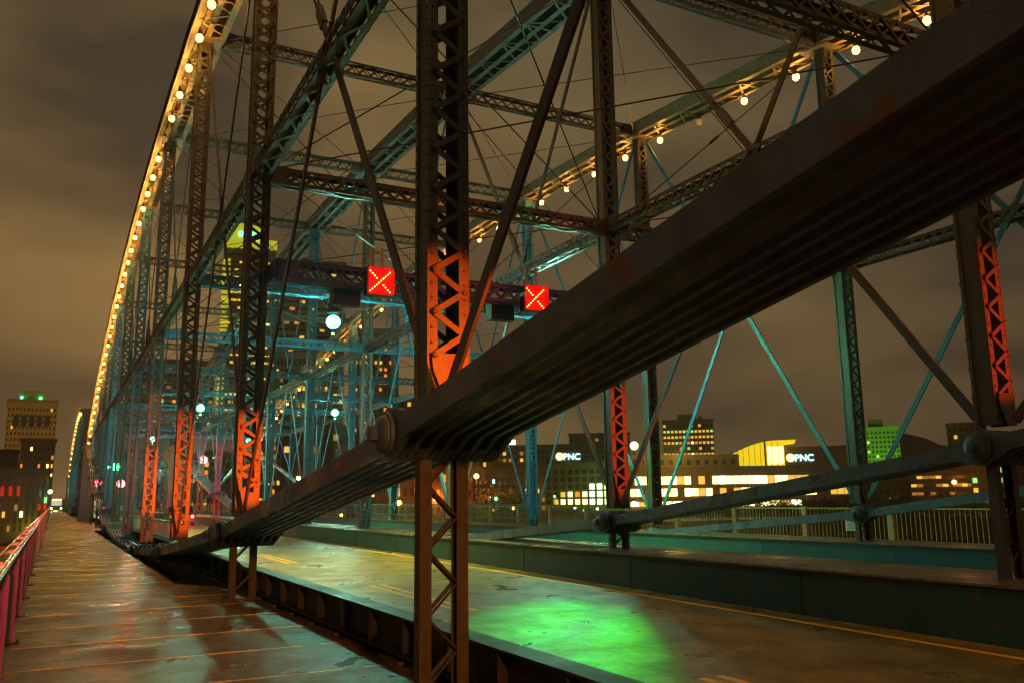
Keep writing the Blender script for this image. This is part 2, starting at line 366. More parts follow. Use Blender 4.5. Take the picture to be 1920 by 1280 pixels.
NAMES = ['near', 'middle', 'far']
def make_truss(tr, sp):
    x = XT[tr]
    lab = [['dark near truss beside the sidewalk with eyebar bottom chord and lamp string', 'middle truss between the two roadways, bare dark upper chord',
            'far truss by the picket railing on the right, lamps along its upper chord'],
           ['distant second-span truss beside the sidewalk, golden lamp arc at its top', 'distant second-span truss in the middle of the deck', 'distant second-span truss on the far side of the deck']][sp][tr]
    T = thing('bridge_truss', lab, 'truss', (x, 0, 0))
    for s in NODES:
        y = yn(s, sp); det = sp == 0 and s > .2 and (tr < 2 or s > 1)
        if sp == 1 and tr and abs(s) > 6: pass
        if abs(s) < 6:
            a = abs(s)
            fr, kids = cached(('post', a, det), lambda: post_meshes(a, det))
            P = put('post', fr, T, (0, y, zl(s)))
            for nm_, me_ in kids:
                if sp == 0 or nm_ == 'lacing': put(nm_, me_, P)
        put('pin', cached(('pin', tr, det), lambda: pin_mesh(HW[tr], det)), T, (0, y, zl(s)))
        if abs(s) < 6 and zl(s) > .5:
            a = abs(s); dk = 0 if tr == 0 else (.5 if tr == 1 else .42)
            fr, kids = cached(('hang', a, tr), lambda: hanger_mesh(zl(a) - dk - .01))
            P = put('hanger', fr, T, (0, y, zl(s)))
            for nm_, me_ in kids: put(nm_, me_, P)
    for k in range(13):
        s0, s1 = NODES[k], NODES[k+1]; y0, y1 = yn(s0, sp), yn(s1, sp)
        even = (k % 2 == 0)   # panel 4.5..3.5 is k=2 -> outer set
        key = ('eye', round(zl(s1) - zl(s0), 4))
        me = cached(key, lambda: eyebar_mesh(PANEL, zl(s1) - zl(s0)))
        if sp == 0:
            for bx_ in bar_x(tr, even): put('eyebar', me, T, (bx_, y0, zl(s0)))
        else:
            mb = MB(); nv = len(me.vertices)
            for bx_ in bar_x(tr, even):
                b = len(mb.v); mb.v += [(v.co.x + bx_, v.co.y, v.co.z) for v in me.vertices]; mb.f += [tuple(i + b for i in p.vertices) for p in me.polygons]
            put('lower_chord', cached(('pack', tr, key, even), lambda: mb.mesh('lower_chord', EYE_M)), T, (0, y0, zl(s0)))
        # upper chord
        dz = zu(s1) - zu(s0); L = math.hypot(PANEL, dz)
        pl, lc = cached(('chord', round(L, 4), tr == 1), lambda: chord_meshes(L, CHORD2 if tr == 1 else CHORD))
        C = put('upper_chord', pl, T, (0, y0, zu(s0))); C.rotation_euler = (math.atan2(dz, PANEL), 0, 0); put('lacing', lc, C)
        # longitudinal strut at mid height
        if 0 < k < 12: put('mid_strut', cached(('mid', tr == 0), lambda: strut_mesh(PANEL - .36, .28, .3, .27, mat('strut_shade_paint', (.06, .062, .06), .45, 0, (.04, .036, .034), 5, .04) if tr == 0 else STEEL, axis='y')), T, (0, y0 + .18, ZMID))  # near strut's paint darkened to stand for shade above the lamps
        # crossing diagonals
        if 0 < k < 12:
            for j, (za, zb) in enumerate(((zl(s0), zu(s1)), (zu(s0), zl(s1)))):
                def dg():
                    mb = MB(); off = -.07 if j else .07; d = zb - za; f = .035
                    mb.bar((off, PANEL*f, d*f), (off, PANEL*(1-f), d*(1-f)), .03, .13 if j == 0 else .125, (0, -d, PANEL))
                    c = .53 if j == 0 else .44
                    mb.bar((off, PANEL*c, d*c), (off, PANEL*(c+.035), d*(c+.035)), .075, .165, (0, -d, PANEL))
                    mb.tube((off, PANEL*(c-.02), d*(c-.02)), (off, PANEL*(c+.055), d*(c+.055)), .035, 8)
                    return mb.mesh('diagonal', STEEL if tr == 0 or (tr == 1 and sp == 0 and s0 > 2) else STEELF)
                put('diagonal', cached(('dg', round(za, 3), round(zb, 3), j, tr == 0 or (tr == 1 and sp == 0 and s0 > 2)), dg), T, (0, y0, za))
    return T
def conduit(tr, sp):
    m = MB(); x = -.27 if tr == 0 else .27
    for k in range(13):
        s0, s1 = NODES[k], NODES[k+1]; m.tube((x, yn(s0, sp), zu(s0) - .25), (x, yn(s1, sp), zu(s1) - .25), .016, 6)
        for j in range(8):
            f = (j + .5)/8; y = yn(s0, sp) + PANEL*f; z = zu(s0) + (zu(s1) - zu(s0))*f - .245; m.box(x - .03, x + .03, y - .03, y + .03, z - .035, z + .02)
    return m.mesh('conduit', DARKM)
TR = [[make_truss(t, sp) for t in range(3)] for sp in range(2)]

for _sp in range(2):
    for _t in (0, 2): put('conduit', conduit(_t, _sp), TR[_sp][_t])
# graffito scratched on the near eyebar facing the sidewalk
def graffiti():
    mb = MB(); cy, cz = 8.75, 1.82
    base = yn(3.5); pts = [(.0, -.06), (.03, .05), (.05, -.03), (.08, .06), (.10, -.02), (.13, .05), (.12, -.05), (.17, .04), (.19, -.01), (.22, .05), (.20, -.04), (.26, .0), (.25, .05), (.22, .02)]
    s0, s1 = 3.5, 2.5; sl = (zl(s1) - zl(s0)) / PANEL; y0 = yn(3.5) + 1.75
    Q = [(bar_x(0, False)[0] - .026, y0 - a*1.0, zl(3.5) + sl*(y0 - a - yn(3.5)) + b*.8 + .01) for a, b in pts]
    for i in range(len(Q) - 1): mb.tube(Q[i], Q[i+1], .0022, 5)
    return mb.build('graffiti', mat('scratched_rust', (.32, .12, .06), .7), TR[0][0])
graffiti()

# ---------------------------------------------------------------- cross beams, portals of rods
W01 = XT[1] - XT[0] - .36; W12 = XT[2] - XT[1] - .36
for sp in range(2):
    idx = 0
    for s in sorted([n for n in NODES if abs(n) < 6], key=lambda q: -q):
        y = yn(s, sp); seen = y > 5
        nm = ORD[idx] if seen else None
        where = 'of the near span' if sp == 0 else 'of the distant second span'
        if seen: idx += 1
        lab = (f'{nm} lattice cross beam from the camera at mid height {where}' if nm else 'lattice cross beam behind the camera end of the near span' )
        B = thing('cross_beam', lab, 'cross beam', (XT[0], y, ZMID), group='mid-height cross beams')
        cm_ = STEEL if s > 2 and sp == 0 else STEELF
        put('strut', cached(('cb1', cm_.name), lambda: strut_mesh(W01, .32, .26, .29, cm_)), B, (.18, 0, 0))
        put('strut', cached(('cb2', cm_.name), lambda: strut_mesh(W12, .32, .26, .29, cm_)), B, (XT[1] - XT[0] + .18, 0, 0))
        # sway rods up to the upper beam
        dz = zu(s) - ZMID - .3
        def rods(x0, x1, dz=dz):
            mb = MB(); mb.tube((x0, 0, .15), (x1, 0, dz), .016, 6); mb.tube((x0, .03, dz), (x1, .03, .15), .016, 6)
            for t in (.42,):
                a = Vector((x0, 0, .15)); b = Vector((x1, 0, dz)); mb.tube(a.lerp(b, t), a.lerp(b, t + .035), .04, 6)
            return mb.mesh('sway_rods', STEEL)
        put('sway_rod', cached(('sr', abs(s)), lambda: rods(.2, XT[1] - XT[0] - .2)), B)
        put('sway_rod', cached(('sr2', abs(s)), lambda: rods(XT[1] - XT[0] + .2, XT[2] - XT[0] - .2)), B)
        lab = (f'{nm} lattice top beam from the camera between upper chords {where}' if nm else 'lattice top beam behind the camera end of the near span')
        U = thing('top_beam', lab, 'top beam', (XT[0], y, zu(s) - .02), group='top beams between the upper chords')
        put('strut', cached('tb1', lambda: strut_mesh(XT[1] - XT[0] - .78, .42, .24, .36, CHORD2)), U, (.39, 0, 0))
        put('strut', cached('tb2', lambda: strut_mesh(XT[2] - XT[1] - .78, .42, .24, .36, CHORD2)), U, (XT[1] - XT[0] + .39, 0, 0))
        if s > -5.2:
            dzz = zu(s - 1) - zu(s)
            def top_rods(dzz=dzz):
                mb = MB()
                for x0, x1 in ((.3, XT[1] - XT[0] - .3), (XT[1] - XT[0] + .3, XT[2] - XT[0] - .3)):
                    mb.tube((x0, .1, -.1), (x1, PANEL - .1, dzz - .1), .015, 6); mb.tube((x1, .1, -.14), (x0, PANEL - .1, dzz - .14), .015, 6)
                return mb.mesh('wind_rods', STEEL)
            put('wind_rod', cached(('wr', s), top_rods), U)
            def mid_rods():
                mb = MB()
                for x0, x1 in ((.3, XT[1] - XT[0] - .3), (XT[1] - XT[0] + .3, XT[2] - XT[0] - .3)):
                    mb.tube((x0, .1, .1), (x1, PANEL - .1, .1), .014, 6); mb.tube((x1, .1, .14), (x0, PANEL - .1, .14), .014, 6)
                return mb.mesh('wind_rods', STEEL)
            put('wind_rod', cached('mr', mid_rods), B)

# ---------------------------------------------------------------- string lamps along the upper chords
def bulb(): mb = MB(); mb.lathe([(-.15, .012), (-.14, .055), (-.10, .092), (-.04, .104), (.02, .092), (.06, .058)], (0, 0, 0), (0, 0, 1), 12); return mb
bulb_on = bulb().mesh('bulb', GOLD, True); bulb_off = bulb().mesh('bulb', OFFB, True)
sk = MB(); sk.lathe([(.055, .062), (.13, .055), (.15, .03), (.25, .022)], (0, 0, 0), (0, 0, 1), 8); sk_me = sk.mesh('socket', DARKM)
def bulb_lamp(c, p, rad):
    d = bpy.data.lights.new('bulb_light', 'POINT'); d.color = c; d.energy = p; d.shadow_soft_size = rad; return d
def lamp_strings():
    for sp in range(2):
        for tr in (0, 2):
            for k in range(-26, 26):
                s = .1 + .25*k
                if abs(s) > 6.45: continue
                if sp == 0 and s > 4.9: continue
                if sp == 1 and k % 2: continue
                s0 = math.floor(s - .5) + .5; f = s - s0
                zc = zu(s0)*(1-f) + zu(s0+1)*f
                x = XT[tr] + (-.27 if tr == 0 else .27)
                off = sp == 0 and ((tr == 0 and abs(s - .6) < .01) or (tr == 2 and abs(s - 1.85) < .01) or (tr == 2 and abs(s - .35) < .01))
                if off: lab = {.6: 'unlit bulb in the golden string along the near upper chord', 1.85: 'unlit bulb in the string along the far upper chord, right of the tall far post', .35: 'unlit bulb in the string along the far upper chord, behind the laced near post'}[round(s, 2)]
                else: lab = ['glowing amber bulb', 'tiny distant amber bulb'][sp] + ' in the string along the ' + ['near', '', 'far'][tr] + (' upper chord' if sp == 0 else ' upper chord of the second span')
                g = None if off else ['string bulbs', 'second span string bulbs'][sp] + (' of the near truss' if tr == 0 else ' of the far truss')
                L = thing('string_lamp', lab, 'lamp', (x, yn(s, sp), zc - .44), group=g)
                put('bulb', bulb_off if off else bulb_on, L)
                put('socket', sk_me, L)
                if not off:
                    lo = put('bulb_light', cached(('bl', 0), lambda: bulb_lamp((1, .43, .06), 170, .125)), L, (0, 0, -.045))
lamp_strings()

# ---------------------------------------------------------------- pendant roadway lamps
def pendants():
    stem = MB(); stem.tube((0, 0, .5), (0, 0, 1.6), .035, 8)
    hood = MB(); hood.lathe([(.225, .13), (.23, .19), (.26, .19), (.22, .15), (.42, .15), (.46, .18), (.49, .19), (.52, .06)], (0, 0, 0), (0, 0, 1), 16)
    gl = MB(); gl.sphere((0, 0, -.02), .21, 16, 8, .95)
    sm, hm, gm = stem.mesh('stem', STEELF), hood.mesh('hood', STEEL, True), gl.mesh('globe', CYAN, True)
    i = 0
    for sp in range(2):
        for s in (1.5, -1.5, -4.5):
            for tr, x in ((0, 6.75), (1, 14.2)):
                road = ['near roadway', 'far roadway'][tr]
                w = {4.5: 'at the camera end', 1.5: 'nearest the lane signals', -1.5: 'past the middle', -4.5: 'near the stone portal'}[s] if sp == 0 else {4.5: 'just beyond the portal', 1.5: 'before the middle of the second span', -1.5: 'past the middle of the second span', -4.5: 'at the end of the second span'}[s]
                P = thing('pendant_lamp', f'bright green-white globe hung over the {road} {w}', 'street lamp', (x, yn(s, sp), 6.55 if (s, sp) != (4.5, 0) else 6.3), group='pendant globes over the roadways')
                put('stem', sm, P, (0, 0, -.9)); put('hood', hm, P, (0, 0, 0)); put('globe', gm, P, (0, 0, 0)); put('globe_light', cached(('bl', 1), lambda: bulb_lamp((.34, 1, .68), 3900, .235)), P, (0, 0, -.02))
                P.location.z = 6.62
                light('road_pool_spot', 'SPOT', (x, yn(s, sp), 6.3), (1, .86, .12) if tr == 0 else (.5, 1, .2), 2600, (x, yn(s, sp), 0), .2, 128, .8)  # spot added below each globe to tint the pool on the road
pendants()

# ---------------------------------------------------------------- lane signal beam and signals
def gantry():
    y = 15.2 - .42; z = ZMID - 1.88
    G = thing('sign_beam', 'violet laced beam carrying the two red X lane signals', 'sign beam', (XT[0] + .27, y, z))
    put('strut', strut_mesh(7.15, .34, .3, .30, VIOLET), G)
    m = MB(); m.box(-.02, 7.17, -.17, .17, .172, .184); m.build('top_plate', VIOLET, G)
    m = MB(); m.box(-.06, -.02, -.16, .42, -.17, .17); m.box(7.15, 7.19, -.16, .42, -.17, .17); m.build('end_bracket', VIOLET, G)
    for x, lab in ((4.95, 'red X lane signal left, half behind the diagonal bar'), (8.16, 'red X lane signal right, above the big eyebars')):
        T = thing('lane_signal', lab, 'lane signal', (x, y - .40, z - .10), group='red X lane signals')
        w = .235
        m = MB(); m.box(-w, w, .03, .22, -w, w); m.build('housing', DARKM, T)
        m = MB(); m.box(-w + .015, w - .015, .018, .028, -w + .015, w - .015); m.build('face', REDF, T)
        m = MB(); t = .012
        m.box(-w, w, -.11, .029, w - t, w); m.box(-w, -w + t, -.03, .029, -w, w - t); m.box(w - t, w, -.11, .029, -w, w - t); m.box(-w, w, -.05, .029, -w - t, -w)
        m.build('visor', REDB, T)
        m = MB()
        for k in range(10):
            a = -.185 + .37*k/9
            for b in (a, -a):
                if abs(a) < .03 and b != a: continue
                m.lathe([(0, .0145), (.012, .012), (.014, .006)], (a, .017, b), (0, -1, 0), 8)
        m.build('diode_cross', LED, T)
        m = MB()
        m.box(-.17, -.12, .10, .13, w, w + .42); m.box(.04, .09, .10, .13, w, w + .42); m.box(-.119, .039, .10, .13, w + .30, w + .33)
        m.build('bracket', SILV, T)
        # signal for the other direction on the back of the beam
        T2 = thing('lane_signal', 'dark unlit back of a lane signal box beside the ' + ('left' if x < 7 else 'right') + ' red X', 'lane signal', (x - .42, y + .28, z - .24), group='lane signal boxes seen from behind')
        m = MB(); m.box(-.24, .24, -.1, .1, -.22, .22); m.build('housing', mat('navy_housing', (.02, .03, .09), .5), T2)
        m = MB(); m.box(-.25, .25, .1, .2, .2, .23); m.box(-.27, -.241, -.1, .14, -.22, .22); m.build('visor', DARKM, T2)
    # unseen green arrow signal, added as a fixture for the green spots
    T = thing('lane_signal', 'added green arrow signal over the far roadway, hidden behind the big eyebars', 'lane signal', (14.2, 22.6, ZMID - .75))
    m = MB(); m.bar((-.1, .15, .236), (-.1, 1.0, .6), .04, .04); m.bar((.1, .15, .236), (.1, 1.0, .6), .04, .04); m.build('bracket', SILV, T)
    m = MB(); m.box(-.235, .235, .03, .22, -.235, .235); m.build('housing', DARKM, T)
    m = MB(); m.bar((0, .02, .17), (0, .02, -.15), .05, .012, (0, 1, 0)); m.bar((0, .02, -.17), (-.13, .02, -.04), .05, .012, (0, 1, 0)); m.bar((0, .02, -.17), (.13, .02, -.04), .05, .012, (0, 1, 0)); m.build('green_arrow', GRNL, T)
gantry()

# ---------------------------------------------------------------- deck
YA, YB = -20, 204
def edge_poly():
    """sidewalk outline: its inner edge draws back where the eyebars dip to deck level"""
    a, b = 18.6, 57.4; P = []
    P += [(-.42, YA), (3.12, YA), (3.12, a - 1.2), (2.28, a + .3)]
    P += [(2.28, b), (3.12, b + 1.2), (3.12, a - 1.2 + SPAN2), (2.28, a + .3 + SPAN2), (2.28, b + SPAN2), (3.12, b + 1.2 + SPAN2), (3.12, YB), (-.42, YB)]
    return P
mb = MB(); mb.prism([(x, y, -.2) for x, y in edge_poly()], (0, 0, .2)); structure('sidewalk', mb, WALK)
# wet grooves across the sidewalk: raised lips with the glint in their colour
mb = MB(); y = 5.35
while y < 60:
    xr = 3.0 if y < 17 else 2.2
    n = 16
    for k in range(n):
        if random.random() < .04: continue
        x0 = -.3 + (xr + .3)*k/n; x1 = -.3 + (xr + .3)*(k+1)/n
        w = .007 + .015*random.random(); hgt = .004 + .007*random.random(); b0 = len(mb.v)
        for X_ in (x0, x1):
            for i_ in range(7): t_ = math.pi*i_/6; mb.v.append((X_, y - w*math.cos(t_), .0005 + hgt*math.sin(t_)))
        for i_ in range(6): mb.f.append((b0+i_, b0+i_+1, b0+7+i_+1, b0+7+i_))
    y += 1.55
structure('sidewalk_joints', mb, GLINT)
RZ = [(-20, -.33), (6, -.15), (18, -.06), (30, -.02), (60, .0), (204, .0)]
def rz(y):
    for (a, za), (b, zb) in zip(RZ, RZ[1:]):
        if y <= b: return za + (zb - za)*(y - a)/(b - a)
    return 0
def strip(mb, x0, x1, y0, y1, lift):
    ys = [y0] + [q for q, _ in RZ if y0 < q < y1] + [y1]
    for a, b in zip(ys, ys[1:]):
        k = len(mb.v); mb.v += [(x0, a, rz(a) + lift), (x1, a, rz(a) + lift), (x1, b, rz(b) + lift), (x0, b, rz(b) + lift)]; mb.f.append((k, k+1, k+2, k+3))
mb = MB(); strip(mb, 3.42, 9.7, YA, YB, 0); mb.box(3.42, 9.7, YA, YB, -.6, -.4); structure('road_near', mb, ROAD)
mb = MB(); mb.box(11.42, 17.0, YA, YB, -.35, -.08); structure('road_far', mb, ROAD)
mb = MB(); mb.box(18.6, 21.4, YA, YB, -.1, .18); structure('sidewalk_far', mb, WALK)
# road markings
mb = MB(); strip(mb, 9.12, 9.24, YA, YB, .004)
dash = [(3.4, 6.9), (12.4, 16.8), (23.5, 28.2)]
y = 35
while y < 200: dash.append((y, y + 4.2)); y += 11.2
for a, b in dash:
    strip(mb, 5.62, 5.72, a, b, .004); strip(mb, 5.84, 5.94, a, b, .004)
structure('road_markings', mb, YEL)
mb = MB(); y = 2.2
while y < 200: strip(mb, 3.44, 9.68, y - .014, y + .014, .006); y += 8.44
structure('road_joints', mb, mat('dark_joint_sealant', (.02, .018, .016), .5))
# steel curb girder between sidewalk and road
C = thing('curb_girder', 'low dark steel curb girder with vertical stiffeners between sidewalk and road', 'girder')
m = MB(); m.box(3.30, 3.32, YA, YB, -.35, .40); m.build('web', CURB, C)
m = MB(); m.box(3.20, 3.44, YA, YB, .401, .425); m.box(3.14, 3.30, YA, YB, -.34, -.02); m.box(3.16, 3.299, YA, YB, .06, .075); m.build('flange', CURB, C)
m = MB(); y = YA
while y < 110: m.box(3.205, 3.299, y, y + .016, .078, .40); m.box(3.255, 3.298, y + .017, y + .1, .078, .395); y += 1.055
m.build('stiffener', CURB, C)
m = MB(); random.seed(3)
m = MB(); y = 4
while y < 30: m.box(3.125, 3.17 + .02*random.random(), y, y + .3 + random.random()*.6, -.015, .004 + .02*random.random()); y += 1.1
m.build('rust_scale', RUSTY, C)
# middle girder wall with its walk plate
def girder(x0, x1, ztop, zb, label, mw, step, ml):
    G = thing('plate_girder', label, 'girder')
    m = MB(); m.box(x0, x0 + .03, YA, YB, zb, ztop - .03); m.box(x1 - .03, x1, YA, YB, zb, ztop - .03); m.build('web', mw, G)
    m = MB(); m.box(x0 - .05, x1 + .05, YA, YB, ztop - .029, ztop); m.build('walk_plate', ml, G)
    m = MB(); y = YA
    while y < 140: m.box(x0 - .008, x0 - .001, y - .05, y + .05, zb + .02, ztop - .04); m.lathe([(0, .02), (.015, .015)], (x0 - .009, y, zb + .1), (-1, 0, 0), 6); y += step
    m.build('splice_plate', mw, G)
    m = MB(); m.box(x0 - .06, x0 - .002, YA, YB, zb - .01, zb + .035); m.build('foot_angle', CURB, G)
    return G
girder(9.72, 11.4, .535, -.4, 'long dark teal girder wall with walk plate under the middle truss', TEAL2, 4.22, LEDGE)
girder(17.05, 18.6, .43, -.08, 'long bright teal girder wall under the far truss', TEAL, 4.22, LEDGE)
m = MB(); m.box(11.5, 11.52, YA, YB, .0, .5)
# under-deck floor
m = MB(); m.box(-.3, 18.5, YA, YB, -1.1, -.9)
y = -18.5
und = thing('floor_system', 'dark steel floor beams and stringers seen in the gap under the near eyebars', 'floor system')
m2 = MB()
while y < YB: m2.box(-.3, 21, y - .12, y + .12, -1.6, -.36); y += PANEL
m2.build('floor_beam', CURB, und)
m2 = MB()
for x in (2.2, 2.75, 3.05): m2.box(x - .06, x + .06, YA, YB, -.9, -.5)
m2.build('stringer', CURB, und)
m2 = MB(); m2.box(2.0, 3.5, YA, YB, -1.0, -.92); m2.build('pan', CURB, und)

# ---------------------------------------------------------------- railings
def hand_railing():
    Rl = thing('hand_railing', 'smooth metal hand railing on red-lit posts along the left edge of the sidewalk', 'railing')
    zt = 1.07; xr = -.36
    m = MB(); n = 14
    yy = [-2 + 2.1*i for i in range(99)]
    b = 0
    for Y in (-2, YB):
        for i in range(n):
            t = 2*math.pi*i/n; m.v.append((xr + .075*math.cos(t), Y, zt + .045*math.sin(t)))
    for i in range(n): m.f.append((i, (i+1) % n, n + (i+1) % n, n + i))
    m.build('top_rail', RAILM, Rl, smooth=True)
    m = MB()
    for Y in yy: m.lathe([(0, .066), (.03, .066)], (xr, Y, zt), (0, 1, 0), 12)
    m.build('rail_sleeve', RAILM, Rl)
    m = MB(); m.tube((xr - .13, -2, zt - .05), (xr - .13, YB, zt - .05), .022, 8); m.tube((xr - .02, -2, .17), (xr - .02, YB, .17), .025, 8); m.build('lower_rail', RAILM, Rl)
    P = MB(); P.box(-.035, .035, -.045, .045, .012, zt - .045); P.box(.0355, .05, -.05, .05, .012, zt - .1); pm = P.mesh('post', POSTM)
    Q = MB(); Q.box(-.06, .12, -.07, .07, 0, .02); Q.lathe([(0, .016), (.02, .012)], (.09, 0, .02), (0, 0, 1), 6); qm = Q.mesh('base_plate', RUSTY)
    y = 1.0; k = 0
    while y < YB and k < 75: o = put('post', pm, Rl, (xr + .02, y, 0)); put('base_plate', qm, o); y += 2.75; k += 1
    B = MB(); y = -1
    while y < 75:
        B.box(xr - .015, xr + .005, y, y + .02, .19, zt - .05); y += .14
    o = B.build('balusters', POSTM, Rl); o['kind'] = 'stuff'
hand_railing()
def picket(x, y0, y1, z0, z1, label, m_, post_step, step=.13, pw=.09, shift=0):
    Rl = thing('picket_railing', label, 'railing')
    m = MB(); m.box(x - .035, x + .035, y0, y1, z1 - .045, z1); m.box(x - .02, x + .02, y0, y1, z0 + .06, z0 + .1); m.build('rail', m_, Rl)
    m = MB(); y = y0
    while y < y1: m.box(x - .009, x + .009, y, y + .02, z0 + .1, z1 - .045); y += step
    m.build('pickets', m_, Rl)['kind'] = 'stuff'
    m = MB(); m.box(-pw/2, pw/2, -pw*.8, pw*.8, 0, z1 - z0 + .03); pm = m.mesh('post', m_); y = y0 + shift; k = 0
    while y < y1 and k < 99: put('post', pm, Rl, (x, y, z0)); y += post_step; k += 1
    return Rl
FR = picket(21.1, -6, YB, .18, 1.17, 'pale picket railing along the far sidewalk on the right', FRAIL, 3.2, .15, .12, .6)
picket(3.55, 30, 66, .32, .98, 'short picket railing on the road edge where the eyebars dip low', POSTM, 2.4, .16, .05)
# notice on the far railing
sg = thing('warning_notice', 'small red and white notice tied to the picket railing', 'sign', (21.0, 18.35, .5))
m = MB(); m.box(-.012, 0, -.19, .19, 0, .42); m.build('panel', mat('notice_white', (.55, .5, .4), .5), sg)
m = MB(); m.box(-.016, -.0125, -.17, .17, .28, .39); m.build('red_band', mat('notice_red', (.6, .05, .03), .5), sg)
m = MB()
for k in range(4): m.box(-.016, -.0125, -.15, .15 - .05*(k % 2), .05 + .05*k, .065 + .05*k)
m.build('printed_lines', mat('notice_ink', (.06, .05, .05), .6), sg)
# lattice guard railing at the foot of the far truss
lg = thing('lattice_railing', 'low dark blue lattice railing along the far truss', 'railing')
m = MB(); x = 17.3
m.box(x - .03, x + .03, 31, 110, 1.28, 1.34); m.box(x - .03, x + .03, 31, 110, .74, .79); m.build('rail', TEAL, lg)
m = MB(); y = 31; k = 0
while y < 110: m.bar((x, y, .78), (x, y + .28, 1.29), .03, .012, (1, 0, 0)); m.bar((x, y + .28, 1.29), (x, y + .56, .78), .03, .012, (1, 0, 0)); y += .56
m.build('lattice', TEAL, lg)

# ---------------------------------------------------------------- stone portal between the spans
def portal(yc, label):
    P = thing('bridge_portal', label, 'portal', (0, yc, 0))
    gm = mat('portal_paint', (.09, .11, .13), .5, 0, (.06, .075, .09), .9, .02, .3, 20)
    col = MB(); col.box(-.62, .62, -.7, .7, -1.5, 7.0); col.box(-.75, .75, -.85, .85, -1.5, .3); col.box(-.72, .72, -.8, .8, 6.6, 6.9); col.box(-.5, .5, -.72, .72, 7.0, 8.2)
    cm = col.mesh('column', gm)
    for x in XT: put('column', cm, P, (x, 0, 0))
    m = MB()
    for x0, x1 in ((XT[0] + .62, XT[1] - .62), (XT[1] + .62, XT[2] - .62)):
        c = (x0 + x1)/2; rx = (x1 - x0)/2; n = 14; top = 7.9; pts = [(x1, 0, top), (x0, 0, top)]
        for i in range(n + 1):
            t = math.pi - math.pi*i/n; pts.append((c + rx*math.cos(t), 0, 4.9 + 1.9*math.sin(t)))
        m.prism([(px, -.35, pz) for px, _, pz in pts], (0, .7, 0))
    m.build('arch', gm, P)
    m = MB()
    for x0, x1 in ((XT[0] + .62, XT[1] - .62), (XT[1] + .62, XT[2] - .62)):
        m.box(x0, x1, -.45, .45, 7.901, 8.25)
        n = 9
        for i in range(n): xx = x0 + (x1 - x0)*(i + .5)/n; m.box(xx - .2, xx + .2, -.4, .4, 8.251, 8.7)
    m.build('parapet', gm, P)
portal(92.0, 'grey arched portal where the near span ends')
portal(204.0, 'far grey arched portal at the end of the second span')
pier = MB(); pier.box(-3, 24, 88, 96, -14.5, -1.7); o = pier.build('bridge_pier', CONC); tag(o, 'stone river pier under the grey arched portal', 'pier')

# traffic signals hung at the portal, glowing red and green
def signals():
    for k, (x, z, c, lab) in enumerate([(3.62, 3.5, REDL, 'left round red signal glowing at the portal'), (5.62, 3.4, REDL, 'right round red signal glowing at the portal'), (13.0, 5.7, REDL, 'red signal glowing over the far roadway at the portal'),
                                        (5.1, 5.0, GRNL, 'green signal glowing between the red ones at the portal')]):
        T = thing('traffic_signal', lab, 'signal', (x, 90.6, z))
        m = MB(); m.box(-.3, .3, -.15, .25, -.42, .42); m.box(-.04, .04, .05, .13, .42, 3.4 if z < 5.2 else 1.5); m.build('housing', DARKM, T)
        m = MB(); m.lathe([(0, .38), (.1, .33), (.2, .1)], (0, -.15, 0), (0, -1, 0), 12); m.build('lens', c, T)
        m = MB(); m.lathe([(0, .23), (.2, .24)], (0, -.16, 0), (0, -1, 0), 12); m.v = m.v[:24]; m.f = m.f[:12]; m.build('visor', DARKM, T)
signals()
light('portal_red_glow', 'POINT', (6.4, 76, 4.8), (1, .02, .03), 1100, size=.3)
light('red_eyebar_spot', 'SPOT', (4.2, 38, 2.5), (1, .01, .03), 70000, (10.1, 69, 2.9), .1, 13, .15)  # spot added in mid-span to redden the middle eyebars
light('green_eyebar_spot', 'SPOT', (4.2, 36, 2.5), (.02, 1, .1), 26000, (10.1, 80, 4.4), .1, 6, .2)  # spot added in mid-span for green streaks on the middle eyebars
light('green_span_glow', 'POINT', (4.6, 42, 1.6), (.05, 1, .2), 120, size=.25)  # green point added in mid-span, well before the portal

# ---------------------------------------------------------------- vehicles
def bus(loc, rear, label):
    T = thing('city_bus', label, 'bus', loc); b = mat('bus_paint', (.22, .22, .24), .3, .1, (.17, .17, .19), 3); s = -1
    m = MB(); m.box(-1.25, 1.25, 0, 11, .35, 3.0); m.box(-1.15, 1.15, .15, 10.8, 3.0, 3.15); m.build('body', b, T)
    m = MB(); m.box(-1.05, 1.05, -.02, -.004, 1.45, 2.5); m.build('windscreen' if not rear else 'rear_window', mat('lit_bus_glass', (.3, .3, .3), .1, emit=(1, .85, .6), es=.6), T)
    m = MB(); m.box(-.9, .9, -.03, -.005, 2.62, 2.85); m.build('destination_sign', BLUL if rear else SODL, T)
    for x in (-1.0, 1.0):
        m = MB(); m.lathe([(0, .13), (.05, .1)], (x, -.005, .8), (0, -1, 0), 12); m.build('tail_light' if rear else 'headlight', REDL if rear else WHTL, T)
        for y in (2.2, 8.4):
            m = MB(); m.lathe([(-.15, .38), (-.15, .48), (.15, .48), (.15, .38)], (x*1.08, y, .48), (1, 0, 0), 16); m.build('wheel', DARKM, T)
bus((5.7, 138, 0), True, 'bus seen from behind with red tail lights and blue-white sign')
bus((.9, 226, -.2), False, 'oncoming bus with bright headlights past the end of the bridge')
